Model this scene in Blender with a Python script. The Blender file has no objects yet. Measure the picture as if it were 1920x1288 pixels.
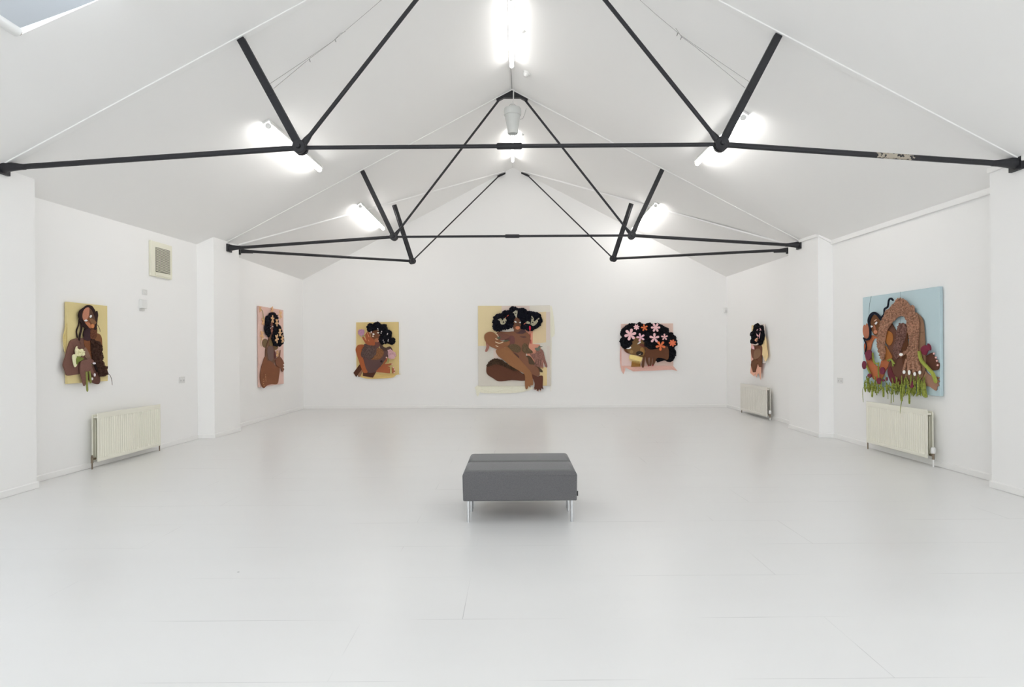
import bpy, bmesh, math, random
from mathutils import Vector, Matrix
random.seed(7)
SC = bpy.context.scene
COL = SC.collection
# ------------------------------------------------------------------ camera model (1920 x 1288)
F, CAMH, CX, CY, ROLL = 1150.0, 1.42, 965.0, 655.0, math.radians(0.4)
CR, SR = math.cos(ROLL), math.sin(ROLL)
EYE = Vector((0, 0, CAMH))

def ray(x, y):
    dx, dy = x - CX, CY - y
    return Vector(((dx * CR + dy * SR) / F, 1.0, (dy * CR - dx * SR) / F))

def on_plane(x, y, A, B, off=0.0):
    """the point seen at pixel (x,y) on the vertical plane through plan points A,B, moved off towards the room"""
    e = Vector((B[0] - A[0], B[1] - A[1], 0)).normalized()
    n = Vector((-e.y, e.x, 0))
    a = Vector((A[0], A[1], 0))
    if n.dot(Vector((0, 0, 0)) - a) < 0:
        n = -n
    a = a + n * off
    d = ray(x, y)
    t = (a - EYE).dot(n) / d.dot(n)
    return EYE + d * t

def plane_axes(A, B):
    e = Vector((B[0] - A[0], B[1] - A[1], 0)).normalized()
    n = Vector((-e.y, e.x, 0))
    if n.dot(-Vector((A[0], A[1], 0))) < 0:
        n = -n
    return e, n

RX, RZ = -0.015, 5.82                      # ridge
def slope_r(y):
    t = min(1, max(0, (y - 9.6) / 1.8))
    return 0.5505 + (0.532 - 0.5505) * t
def roofz(x, y):
    return RZ - 0.5154 * (RX - x) if x < RX else RZ - slope_r(y) * (x - RX)

def on_roof(x, y, below=0.0):
    d = ray(x, y)
    lo, hi = 0.5, 40.0
    for _ in range(60):
        m = (lo + hi) / 2
        p = EYE + d * m
        if p.z < roofz(p.x, p.y) - below: lo = m
        else: hi = m
    return EYE + d * lo

# ------------------------------------------------------------------ materials
def lin(c):
    c = c / 255.0
    return c / 12.92 if c <= 0.04045 else ((c + 0.055) / 1.055) ** 2.4
def rgb(c, k=1.0):
    return tuple(min(0.95, lin(v) * k) for v in c) + (1.0,)
MATS = {}
def base_mat(name):
    m = bpy.data.materials.new(name); m.use_nodes = True
    nt = m.node_tree
    return m, nt, nt.nodes['Principled BSDF']
def paint(name, col, rough=0.6, spec=0.4, bump=0.0, scale=60, metal=0.0, var=0.0):
    if name in MATS: return MATS[name]
    m, nt, b = base_mat(name)
    b.inputs['Base Color'].default_value = col if len(col) == 4 else tuple(col) + (1,)
    b.inputs['Roughness'].default_value = rough
    b.inputs['Metallic'].default_value = metal
    b.inputs['Specular IOR Level'].default_value = spec
    tc = nt.nodes.new('ShaderNodeTexCoord')
    nz = nt.nodes.new('ShaderNodeTexNoise'); nz.inputs['Scale'].default_value = scale; nz.inputs['Detail'].default_value = 4
    nt.links.new(tc.outputs['Object'], nz.inputs['Vector'])
    if bump:
        bp = nt.nodes.new('ShaderNodeBump'); bp.inputs['Strength'].default_value = bump; bp.inputs['Distance'].default_value = 0.004
        nt.links.new(nz.outputs['Fac'], bp.inputs['Height']); nt.links.new(bp.outputs['Normal'], b.inputs['Normal'])
    if var:
        mx = nt.nodes.new('ShaderNodeMix'); mx.data_type = 'RGBA'
        c = b.inputs['Base Color'].default_value
        mx.inputs[6].default_value = tuple(v * (1 - var) for v in c[:3]) + (1,)
        mx.inputs[7].default_value = tuple(min(.98, v * (1 + var)) for v in c[:3]) + (1,)
        nt.links.new(nz.outputs['Fac'], mx.inputs[0]); nt.links.new(mx.outputs[2], b.inputs['Base Color'])
    MATS[name] = m
    return m
def emit(name, col, strength):
    m, nt, b = base_mat(name)
    b.inputs['Base Color'].default_value = (.9, .9, .9, 1)
    b.inputs['Emission Color'].default_value = tuple(col) + (1,)
    b.inputs['Emission Strength'].default_value = strength
    MATS[name] = m
    return m
ALB = 1.18
def cloth(c, kind='felt'):
    key = 'cloth_%d_%d_%d_%s' % (c[0], c[1], c[2], kind)
    if key in MATS: return MATS[key]
    m, nt, b = base_mat(key)
    col = rgb(c, ALB)
    b.inputs['Roughness'].default_value = 0.95
    b.inputs['Specular IOR Level'].default_value = 0.12 if kind != 'hair' else 0.05
    tc = nt.nodes.new('ShaderNodeTexCoord')
    nz = nt.nodes.new('ShaderNodeTexNoise')
    sc, var, bs = {'felt': (120, .12, .25), 'wool': (55, .45, .9), 'canvas': (400, .04, .15), 'hair': (90, .3, .6), 'ruffle': (45, .35, .8)}[kind]
    nz.inputs['Scale'].default_value = sc; nz.inputs['Detail'].default_value = 5
    nt.links.new(tc.outputs['Object'], nz.inputs['Vector'])
    rp = nt.nodes.new('ShaderNodeValToRGB')
    rp.color_ramp.elements[0].position = .3; rp.color_ramp.elements[1].position = .7
    rp.color_ramp.elements[0].color = tuple(v * (1 - var) for v in col[:3]) + (1,)
    rp.color_ramp.elements[1].color = tuple(min(.95, v * (1 + var)) for v in col[:3]) + (1,)
    nt.links.new(nz.outputs['Fac'], rp.inputs['Fac']); nt.links.new(rp.outputs['Color'], b.inputs['Base Color'])
    bp = nt.nodes.new('ShaderNodeBump'); bp.inputs['Strength'].default_value = bs; bp.inputs['Distance'].default_value = 0.006
    nt.links.new(nz.outputs['Fac'], bp.inputs['Height']); nt.links.new(bp.outputs['Normal'], b.inputs['Normal'])
    MATS[key] = m
    return m

WALLM = paint('wall_paint', (.90, .895, .886), .75, .25, .12, 35)
CEILM = paint('ceiling_paint', (.90, .894, .882), .8, .2, .1, 25)
TRIMM = paint('trim_paint', (.88, .875, .862), .5, .4, .05, 40)
BLACK = paint('black_iron_paint', (.018, .018, .022), .5, .45, .25, 60, 0, .25)
CHROME = paint('brushed_chrome', (.74, .75, .76), .28, .5, .02, 80, 1.0)
BENCH = None
WHITEP = paint('white_plastic', (.8, .8, .785), .4, .45, .02, 50)
GREYP = paint('pale_grey_plastic', (.72, .715, .70), .4, .4, .02, 50)
CREAMP = paint('cream_plastic', rgb((222, 220, 203), 1.12), .45, .4, .02, 50)
RADM = paint('cream_radiator_enamel', rgb((219, 217, 204), 1.15), .4, .45, .03, 40)
RADW = paint('white_radiator_enamel', rgb((214, 211, 203), 1.12), .4, .45, .03, 40)
DARK = paint('dark_void', (.03, .03, .03), .8, .2, .02, 40)
BRASS = paint('aged_brass_valve', (.25, .2, .15), .4, .5, .05, 60, .8)
WIREM = paint('thin_grey_wire', (.40, .39, .38), .5, .3, .02, 60)
FANM = paint('grey_white_fan_shell', (.62, .635, .62), .5, .35, .03, 40)

# ------------------------------------------------------------------ mesh helper
class MB:
    def __init__(self): self.bm = bmesh.new()
    def box(self, lo, hi, smooth=False):
        vs = [self.bm.verts.new((x, y, z)) for x in (lo[0], hi[0]) for y in (lo[1], hi[1]) for z in (lo[2], hi[2])]
        for f in ((0, 1, 3, 2), (4, 6, 7, 5), (0, 4, 5, 1), (2, 3, 7, 6), (0, 2, 6, 4), (1, 5, 7, 3)):
            self.bm.faces.new([vs[i] for i in f])
        return self
    def obox(self, o, ex, ey, ez):
        """box from corner o spanned by three vectors"""
        vs = [self.bm.verts.new(o + ex * i + ey * j + ez * k) for i in (0, 1) for j in (0, 1) for k in (0, 1)]
        for f in ((0, 1, 3, 2), (4, 6, 7, 5), (0, 4, 5, 1), (2, 3, 7, 6), (0, 2, 6, 4), (1, 5, 7, 3)):
            self.bm.faces.new([vs[i] for i in f])
        return self
    def face(self, pts):
        return self.bm.faces.new([self.bm.verts.new(p) for p in pts])
    def tube(self, pts, r, n=10, caps=True):
        pts = [Vector(p) for p in pts]
        rs = r if isinstance(r, (list, tuple)) else [r] * len(pts)
        rings = []
        up = None
        for i, p in enumerate(pts):
            t = (pts[min(i + 1, len(pts) - 1)] - pts[max(i - 1, 0)])
            if t.length < 1e-9: t = Vector((0, 0, 1))
            t.normalize()
            if up is None:
                up = Vector((0, 0, 1)) if abs(t.z) < .9 else Vector((0, 1, 0))
            a = t.cross(up)
            if a.length < 1e-6: a = t.cross(Vector((1, 0, 0)))
            a.normalize(); b = a.cross(t).normalized(); up = b
            rings.append([self.bm.verts.new(p + (a * math.cos(2 * math.pi * k / n) + b * math.sin(2 * math.pi * k / n)) * rs[i]) for k in range(n)])
        for i in range(len(rings) - 1):
            for k in range(n):
                f = self.bm.faces.new((rings[i][k], rings[i][(k + 1) % n], rings[i + 1][(k + 1) % n], rings[i + 1][k]))
                f.smooth = True
        if caps:
            self.bm.faces.new(rings[0][::-1]); self.bm.faces.new(rings[-1])
        return self
    def lathe(self, prof, c, n=32, axis='z'):
        rings = []
        for r, h in prof:
            ring = []
            for k in range(n):
                a = 2 * math.pi * k / n
                q = {'z': (r * math.cos(a), r * math.sin(a), h), 'y': (r * math.cos(a), h, r * math.sin(a)), 'x': (h, r * math.cos(a), r * math.sin(a))}[axis]
                ring.append(self.bm.verts.new(Vector(c) + Vector(q)))
            rings.append(ring)
        for i in range(len(rings) - 1):
            for k in range(n):
                f = self.bm.faces.new((rings[i][k], rings[i][(k + 1) % n], rings[i + 1][(k + 1) % n], rings[i + 1][k])); f.smooth = True
        self.bm.faces.new(rings[0]); self.bm.faces.new(rings[-1])
        return self
    def blob(self, c, r, sub=1, squash=(1, 1, 1)):
        M = Matrix.Translation(c) @ Matrix.Rotation(random.uniform(0, 6), 4, 'Z') @ Matrix.Diagonal((squash[0], squash[1], squash[2], 1))
        res = bmesh.ops.create_icosphere(self.bm, subdivisions=sub, radius=r, matrix=M)
        for v in res['verts']:
            for f in v.link_faces: f.smooth = True
        return self
    def prism(self, front, dvec):
        """front outline points, extruded by dvec"""
        a = [self.bm.verts.new(p) for p in front]
        b = [self.bm.verts.new(Vector(p) + dvec) for p in front]
        self.bm.faces.new(a)
        self.bm.faces.new(b[::-1])
        for i in range(len(a)):
            j = (i + 1) % len(a)
            self.bm.faces.new((a[j], a[i], b[i], b[j]))
        return self
    def build(self, name, mat, parent=None, bevel=0, seg=2):
        bmesh.ops.recalc_face_normals(self.bm, faces=self.bm.faces[:])
        if bevel:
            bmesh.ops.bevel(self.bm, geom=self.bm.edges[:], offset=bevel, segments=seg, affect='EDGES', profile=.5, clamp_overlap=True)
        if parent is not None:
            L = world_loc(parent)
            for v in self.bm.verts: v.co -= L
        for e_ in self.bm.edges:
            if len(e_.link_faces) == 2 and e_.calc_face_angle(0) > math.radians(42): e_.smooth = False
        me = bpy.data.meshes.new(name)
        self.bm.to_mesh(me); self.bm.free()
        me.materials.append(mat)
        o = bpy.data.objects.new(name, me); COL.objects.link(o)
        if parent is not None: o.parent = parent
        return o
def world_loc(o):
    L = Vector((0, 0, 0))
    while o is not None:
        L += o.location; o = o.parent
    return L
def thing(name, label, cat, loc, group=None):
    o = bpy.data.objects.new(name, None); COL.objects.link(o)
    o.location = loc; o.empty_display_size = .1
    o['label'] = label; o['category'] = cat
    if group: o['group'] = group
    return o
def struct(o, label=None):
    o['kind'] = 'structure'
    if label: o['label'] = label
    return o
def tag(o, label, cat, group=None):
    o['label'] = label; o['category'] = cat
    if group: o['group'] = group
    return o

# ------------------------------------------------------------------ plan of the room
LW = [(-5.25, -8.0), (-5.25, 5.42), (-5.02, 5.46), (-5.02, 6.43), (-5.253, 6.44), (-5.166, 9.985), (-4.916, 10.035), (-4.894, 10.905), (-5.14, 10.915), (-5.183, 15.03)]
RW = [(5.01, -8.0), (5.01, 5.16), (4.779, 5.2), (4.779, 6.155), (5.007, 6.165), (4.98, 9.585), (4.776, 9.635), (4.814, 10.765), (5.075, 10.775), (5.064, 14.65)]
BL, BR = LW[-1], RW[-1]
LA, LB = LW[4], LW[5]          # left wall between the piers
LFA, LFB = LW[8], LW[9]        # left wall beyond the second pier
RA, RB = RW[4], RW[5]
RFA, RFB = RW[8], RW[9]
YF = -8.0

def sheet(name, poly, mat, ztop):
    m = MB()
    for i in range(len(poly) - 1):
        a, b = poly[i], poly[i + 1]
        za, zb = ztop(a), ztop(b)
        m.face([(a[0], a[1], 0), (b[0], b[1], 0), (b[0], b[1], zb), (a[0], a[1], za)])
    bmesh.ops.remove_doubles(m.bm, verts=m.bm.verts[:], dist=1e-4)
    return struct(m.build(name, mat))
DY0, DY1, DZ = 1.2, 4.4, 2.5        # glazed opening added in the left wall, outside the frame, to let in daylight
m = MB()
def lface(y0, y1, z0, z1): m.face([(-5.25, y0, z0), (-5.25, y1, z0), (-5.25, y1, z1), (-5.25, y0, z1)])
lface(LW[0][1], DY0, 0, 3.6); lface(DY0, DY1, DZ, 3.6); lface(DY1, LW[1][1], 0, 3.6)
for i in range(1, len(LW) - 1):
    p_, q_ = LW[i], LW[i + 1]
    m.face([(p_[0], p_[1], 0), (q_[0], q_[1], 0), (q_[0], q_[1], 3.6), (p_[0], p_[1], 3.6)])
bmesh.ops.remove_doubles(m.bm, verts=m.bm.verts[:], dist=1e-4)
struct(m.build('wall_left', WALLM))
sheet('wall_right', RW, WALLM, lambda p: 3.5)
m = MB()
m.face([(BL[0], BL[1], 0), (BR[0], BR[1], 0), (BR[0], BR[1], 3.2), (BR[0] * 0.0 + RX, (BL[1] + BR[1]) / 2, 6.1), (BL[0], BL[1], 3.3)])
struct(m.build('wall_back', WALLM))

# floor: painted boards
m = MB(); m.face([(-5.6, -8.2, 0), (5.5, -8.2, 0), (5.5, 15.3, 0), (-5.6, 15.3, 0)])
FLOORM, nt, b = base_mat('painted_floor_boards')
tc = nt.nodes.new('ShaderNodeTexCoord')
mp = nt.nodes.new('ShaderNodeMapping'); mp.inputs['Location'].default_value = (0.285 + 2.433 * 8, -2.63 + .602 * 20, 0)
nt.links.new(tc.outputs['Object'], mp.inputs['Vector'])
br = nt.nodes.new('ShaderNodeTexBrick')
br.inputs['Scale'].default_value = 1; br.inputs['Brick Width'].default_value = 2.433; br.inputs['Row Height'].default_value = .602
br.inputs['Mortar Size'].default_value = .0022; br.inputs['Mortar Smooth'].default_value = .2; br.offset = .217; br.offset_frequency = 2
br.inputs['Color1'].default_value = (0, 0, 0, 1); br.inputs['Color2'].default_value = (0, 0, 0, 1); br.inputs['Mortar'].default_value = (1, 1, 1, 1)
nt.links.new(mp.outputs['Vector'], br.inputs['Vector'])
n1 = nt.nodes.new('ShaderNodeTexNoise'); n1.inputs['Scale'].default_value = 1.1; n1.inputs['Detail'].default_value = 3
nt.links.new(tc.outputs['Object'], n1.inputs['Vector'])
r1 = nt.nodes.new('ShaderNodeValToRGB'); r1.color_ramp.elements[0].position = .46; r1.color_ramp.elements[1].position = .62
r1.color_ramp.elements[0].color = (.0, .0, .0, 1); r1.color_ramp.elements[1].color = (.4, .4, .4, 1)
nt.links.new(n1.outputs['Fac'], r1.inputs['Fac'])
mul = nt.nodes.new('ShaderNodeMath'); mul.operation = 'MULTIPLY'
nt.links.new(br.outputs['Color'], mul.inputs[0]); nt.links.new(r1.outputs['Color'], mul.inputs[1])
# dark specks of dirt
vo = nt.nodes.new('ShaderNodeTexVoronoi'); vo.inputs['Scale'].default_value = 1.9
nt.links.new(tc.outputs['Object'], vo.inputs['Vector'])
lt = nt.nodes.new('ShaderNodeMath'); lt.operation = 'LESS_THAN'; lt.inputs[1].default_value = .017
nt.links.new(vo.outputs['Distance'], lt.inputs[0])
sep = nt.nodes.new('ShaderNodeSeparateColor'); nt.links.new(vo.outputs['Color'], sep.inputs[0])
gt = nt.nodes.new('ShaderNodeMath'); gt.operation = 'GREATER_THAN'; gt.inputs[1].default_value = .6
nt.links.new(sep.outputs[0], gt.inputs[0])
sp = nt.nodes.new('ShaderNodeMath'); sp.operation = 'MULTIPLY'; nt.links.new(lt.outputs[0], sp.inputs[0]); nt.links.new(gt.outputs[0], sp.inputs[1])
sp2 = nt.nodes.new('ShaderNodeMath'); sp2.operation = 'MULTIPLY'; sp2.inputs[1].default_value = .65; nt.links.new(sp.outputs[0], sp2.inputs[0])
ad = nt.nodes.new('ShaderNodeMath'); ad.operation = 'MAXIMUM'; nt.links.new(mul.outputs[0], ad.inputs[0]); nt.links.new(sp2.outputs[0], ad.inputs[1])
n2 = nt.nodes.new('ShaderNodeTexNoise'); n2.inputs['Scale'].default_value = .8; n2.inputs['Detail'].default_value = 6
mp2 = nt.nodes.new('ShaderNodeMapping'); mp2.inputs['Scale'].default_value = (.6, 2.2, 1)
nt.links.new(tc.outputs['Object'], mp2.inputs['Vector']); nt.links.new(mp2.outputs['Vector'], n2.inputs['Vector'])
FL0, FL1 = (.74, .737, .73, 1), (.80, .797, .79, 1)
mx0 = nt.nodes.new('ShaderNodeMix'); mx0.data_type = 'RGBA'; mx0.inputs[6].default_value = FL0; mx0.inputs[7].default_value = FL1
nt.links.new(n2.outputs['Fac'], mx0.inputs[0])
mx = nt.nodes.new('ShaderNodeMix'); mx.data_type = 'RGBA'; mx.inputs[7].default_value = (.16, .16, .16, 1)
nt.links.new(ad.outputs[0], mx.inputs[0]); nt.links.new(mx0.outputs[2], mx.inputs[6]); nt.links.new(mx.outputs[2], b.inputs['Base Color'])
rr = nt.nodes.new('ShaderNodeMapRange'); rr.inputs[3].default_value = .26; rr.inputs[4].default_value = .36
nt.links.new(n2.outputs['Fac'], rr.inputs[0]); nt.links.new(rr.outputs[0], b.inputs['Roughness'])
b.inputs['Specular IOR Level'].default_value = .45
bp = nt.nodes.new('ShaderNodeBump'); bp.inputs['Strength'].default_value = .06; bp.inputs['Distance'].default_value = .01
nt.links.new(n2.outputs['Fac'], bp.inputs['Height']); nt.links.new(bp.outputs['Normal'], b.inputs['Normal'])
struct(m.build('floor', FLOORM))

# ceiling: two pitched planes, an opening for the roof light on the left
SKX0, SKX1, SKY0, SKY1 = -3.78, -2.55, 3.35, 4.77
SK2 = (-2.2, 1.0)                  # two roof lights added out of view, one per slope, to brighten the room
ys = [-8.2, SK2[0], SK2[1], SKY0, SKY1, 9.6, 10.2, 10.8, 11.4, 15.3]
def skew(x, y): return y + (-.04 + .09 * (x - SKX0)) if y == SKY1 and x in (SKX0, SKX1) else y   # the opening's far edge is a little out of square
m = MB()
xl = [-5.6, SKX0, SKX1, RX]
for i in range(len(ys) - 1):
    for j in range(3):
        if j == 1 and i in (1, 3): continue
        q = [(xl[j], ys[i]), (xl[j + 1], ys[i]), (xl[j + 1], ys[i + 1]), (xl[j], ys[i + 1])]
        m.face([(x, skew(x, y), roofz(x, y)) for x, y in q])
    xr = [RX, -SKX1, -SKX0, 5.4]
    for j in range(3):
        if j == 1 and i == 1: continue
        q = [(xr[j], ys[i]), (xr[j + 1], ys[i]), (xr[j + 1], ys[i + 1]), (xr[j], ys[i + 1])]
        m.face([(x, y, roofz(x, y) if x > RX else RZ) for x, y in q])
bmesh.ops.remove_doubles(m.bm, verts=m.bm.verts[:], dist=1e-4)
struct(m.build('ceiling', CEILM))

# front wall behind the camera; its two large windows are added as daylight sources
WZ0, WZ1 = .55, 3.0
wins = [(-4.3, -0.6), (0.6, 4.3)]
m = MB()
xs = [-5.3, -4.3, -0.6, 0.6, 4.3, 5.1]
for i in range(5):
    x0, x1 = xs[i], xs[i + 1]
    solid = i in (0, 2, 4)
    if solid:
        pts = [(x0, YF, 0), (x1, YF, 0), (x1, YF, max(3.0, roofz(x1, YF) + .25))]
        if x0 < RX < x1: pts.append((RX, YF, RZ + .2))
        pts.append((x0, YF, max(3.0, roofz(x0, YF) + .25)))
        m.face(pts)
    else:
        m.face([(x0, YF, 0), (x1, YF, 0), (x1, YF, WZ0), (x0, YF, WZ0)])
        m.face([(x0, YF, WZ1), (x1, YF, WZ1), (x1, YF, max(3.05, roofz(x1, YF) + .25)), (x0, YF, max(3.05, roofz(x0, YF) + .25))])
bmesh.ops.remove_doubles(m.bm, verts=m.bm.verts[:], dist=1e-4)
struct(m.build('wall_front', WALLM))
GLASS, nt, b = base_mat('clear_glass')
b.inputs['Base Color'].default_value = (1, 1, 1, 1); b.inputs['Roughness'].default_value = 0; b.inputs['Transmission Weight'].default_value = 1; b.inputs['IOR'].default_value = 1.01
for k, (x0, x1) in enumerate(wins):
    w = MB(); t = .06
    w.box((x0, YF - .05, WZ0), (x0 + t, YF + .03, WZ1)); w.box((x1 - t, YF - .05, WZ0), (x1, YF + .03, WZ1))
    w.box((x0, YF - .05, WZ0), (x1, YF + .03, WZ0 + t)); w.box((x0, YF - .05, WZ1 - t), (x1, YF + .03, WZ1))
    w.box(((x0 + x1) / 2 - t / 2, YF - .05, WZ0), ((x0 + x1) / 2 + t / 2, YF + .03, WZ1))
    wo = struct(w.build('window_%d' % (k + 2), TRIMM))  # added window, unseen behind the camera
    g = MB(); g.box((x0, YF - .02, WZ0), (x1, YF - .014, WZ1)); go = g.build('window_glass', GLASS, wo); go['kind'] = 'structure'

# skirting boards, mitred along the plan
def offset_poly(poly, d, side):
    out = []
    for i, p in enumerate(poly):
        dirs = []
        if i > 0: dirs.append((Vector(p) - Vector(poly[i - 1])).normalized())
        if i < len(poly) - 1: dirs.append((Vector(poly[i + 1]) - Vector(p)).normalized())
        ns = [Vector((v.y, -v.x)) * side for v in dirs]
        n = sum(ns, Vector((0, 0)))
        n.normalize()
        k = d / max(.3, n.dot(ns[0]))
        out.append(Vector(p) + n * k)
    return out
def skirting(name, poly, side, h=.072, d=.015):
    o = offset_poly(poly, d, side)
    o2 = offset_poly(poly, d * .55, side)
    m = MB()
    for i in range(len(poly) - 1):
        m.face([(o[i].x, o[i].y, 0.002), (o[i + 1].x, o[i + 1].y, 0.002), (o[i + 1].x, o[i + 1].y, h - .008), (o[i].x, o[i].y, h - .008)])
        m.face([(o[i].x, o[i].y, h - .008), (o[i + 1].x, o[i + 1].y, h - .008), (o2[i + 1].x, o2[i + 1].y, h), (o2[i].x, o2[i].y, h)])
        m.face([(o2[i].x, o2[i].y, h), (o2[i + 1].x, o2[i + 1].y, h), (poly[i + 1][0], poly[i + 1][1], h), (poly[i][0], poly[i][1], h)])
    bmesh.ops.remove_doubles(m.bm, verts=m.bm.verts[:], dist=1e-4)
    struct(m.build(name, TRIMM))
skirting('baseboard_left', [(-5.25, DY1 + .06)] + LW[1:], 1)
w = MB(); t = .06
for y0 in (DY0, (DY0 + DY1) / 2 - t / 2, DY1 - t): w.box((-5.29, y0, 0.001), (-5.22, y0 + t, DZ))
w.box((-5.29, DY0, DZ - t), (-5.22, DY1, DZ)); w.box((-5.29, DY0, 0.001), (-5.22, DY1, t))
wo = struct(w.build('door_1', TRIMM))  # added glazed door, out of view
g = MB(); g.box((-5.27, DY0, .01), (-5.264, DY1, DZ)); go = g.build('door_glass', GLASS, wo); go['kind'] = 'structure'
skirting('baseboard_right', RW, -1)
skirting('baseboard_back', [BL, BR], 1)
# cornice strip on the right wall and round its second pier
m = MB()
def strip(m, a, b, za, zb, d=.035, h=.05):
    e = Vector((b[0] - a[0], b[1] - a[1], 0)); n = Vector((-e.y, e.x, 0)).normalized()
    if n.x > 0: n = -n
    m.obox(Vector((a[0], a[1], za - h)), e + Vector((0, 0, zb - za)), n * d, Vector((0, 0, h + .03)))
rz = lambda p: roofz(p[0], p[1])
strip(m, RW[4], RW[5], rz(RW[4]) + .005, rz(RW[5]) + .005, .035, .052)
strip(m, RW[6], RW[7], rz(RW[6]) + .0, rz(RW[7]) + .0, .03, .03)
strip(m, RW[2], RW[3], rz(RW[2]) + .0, rz(RW[3]) + .0, .03, .03)
e = Vector((RW[6][0] - RW[5][0], RW[6][1] - RW[5][1], 0))
m.obox(Vector((RW[5][0], RW[5][1], rz(RW[5]) - .045)), e + Vector((0, 0, rz(RW[6]) - rz(RW[5]) + .015)), Vector((0, -.03, 0)), Vector((0, 0, .06)))
struct(m.build('trim_1', TRIMM, bevel=.004))
# ------------------------------------------------------------------ rafter casings on the ceiling
def casing(name, A, B, w=.08, t=.013):
    """boxed strip under the roof from plan point A (eave) to B (ridge)"""
    e = Vector((B[0] - A[0], B[1] - A[1], 0)).normalized(); h = Vector((-e.y, e.x, 0))
    a = Vector((A[0], A[1], roofz(*A))); b_ = Vector((B[0], B[1], RZ if abs(B[0] - RX) < .02 else roofz(*B)))
    m = MB(); m.obox(a - h * w / 2 + Vector((0, 0, -t)), b_ - a, h * w, Vector((0, 0, t + .02)))
    struct(m.build(name, TRIMM, bevel=.004, seg=2))
T1A, T1B = (-5.02, 6.01), (4.779, 5.81)
T2A, T2B = (-4.905, 10.53), (4.80, 10.30)
def mid(A, B, x):
    t = (x - A[0]) / (B[0] - A[0]); return (x, A[1] + (B[1] - A[1]) * t)
R3L = ((-4.894, 10.88), (-.24, 14.80)); R3R = ((4.812, 10.74), (.23, 14.72))
casing('trim_2', T1A, mid(T1A, T1B, RX)); casing('trim_3', T1B, mid(T1A, T1B, RX))
casing('trim_4', T2A, mid(T2A, T2B, RX)); casing('trim_5', T2B, mid(T2A, T2B, RX))
casing('trim_6', *R3L); casing('trim_7', *R3R)

# iron paint with a worn patch (only on one rod)
WORN, nt, b = base_mat('worn_black_iron_paint')
b.inputs['Roughness'].default_value = .5
tc = nt.nodes.new('ShaderNodeTexCoord'); sx = nt.nodes.new('ShaderNodeSeparateXYZ'); nt.links.new(tc.outputs['Object'], sx.inputs[0])
nz = nt.nodes.new('ShaderNodeTexNoise'); nz.inputs['Scale'].default_value = 34; nz.inputs['Detail'].default_value = 7
nt.links.new(tc.outputs['Object'], nz.inputs['Vector'])
c1 = nt.nodes.new('ShaderNodeMapRange'); c1.interpolation_type = 'SMOOTHSTEP'
c1.inputs[1].default_value = .30; c1.inputs[2].default_value = .12   # distance from patch centre
sb = nt.nodes.new('ShaderNodeMath'); sb.operation = 'SUBTRACT'; sb.inputs[1].default_value = 3.62
ab = nt.nodes.new('ShaderNodeMath'); ab.operation = 'ABSOLUTE'
nt.links.new(sx.outputs[0], sb.inputs[0]); nt.links.new(sb.outputs[0], ab.inputs[0]); nt.links.new(ab.outputs[0], c1.inputs[0])
ml = nt.nodes.new('ShaderNodeMath'); ml.operation = 'MULTIPLY'; nt.links.new(c1.outputs[0], ml.inputs[0]); nt.links.new(nz.outputs['Fac'], ml.inputs[1])
gt = nt.nodes.new('ShaderNodeMath'); gt.operation = 'GREATER_THAN'; gt.inputs[1].default_value = .47; nt.links.new(ml.outputs[0], gt.inputs[0])
mx = nt.nodes.new('ShaderNodeMix'); mx.data_type = 'RGBA'; mx.inputs[6].default_value = (.018, .018, .022, 1); mx.inputs[7].default_value = (.42, .37, .30, 1)
nt.links.new(gt.outputs[0], mx.inputs[0]); nt.links.new(mx.outputs[2], b.inputs['Base Color'])

def strut_mesh(top, bot, yd, w=.072, d=.052):
    """iron post with two flanges and a recessed web, from the roof casing down to the node; yd = unit vector along the room"""
    ax = (bot - top); L = ax.length; ax.normalize()
    side = ax.cross(yd).normalized(); yv = side.cross(ax).normalized()
    m = MB()
    m.obox(top - side * w / 2 - yv * d / 2, ax * L, side * w, yv * .016)
    m.obox(top - side * w / 2 + yv * (d / 2 - .016), ax * L, side * w, yv * .016)
    m.obox(top - side * w * .32 - yv * (d / 2 - .014), ax * L, side * w * .64, yv * (d - .028))
    # two rivets half way down
    for k in (.52,):
        p = top + ax * L * k - yv * (d / 2)
        m.tube([p + yv * .004, p - yv * .008], [.014, .009], 10)
    return m
def node_mesh(p, yd, r=.066):
    m = MB()
    m.tube([p - yd * .052, p - yd * .045, p - yd * .012], [r * .88, r, r], 24)
    m.tube([p + yd * .012, p + yd * .045, p + yd * .052], [r, r, r * .88], 24)
    m.tube([p - yd * .075, p - yd * .05], [.02, .026], 8)
    m.tube([p - yd * .014, p + yd * .014], [r * .8, r * .8], 20)
    return m
def end_bracket(p, inward, yd, h=.13, w=.15):
    """plate against the pier at p with a flared socket for the tie rod"""
    m = MB()
    up = Vector((0, 0, 1))
    m.obox(p - yd * w / 2 - up * h * .55, yd * w, inward * .03, up * h)
    m.tube([p + inward * .02, p + inward * .09, p + inward * .19, p + inward * .24], [.06, .045, .031, .028], 14)
    return m
def rod_end(p, d):
    m = MB(); m.tube([p + d * .03, p + d * .10, p + d * .16], [.034, .03, .02], 12); return m

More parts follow.
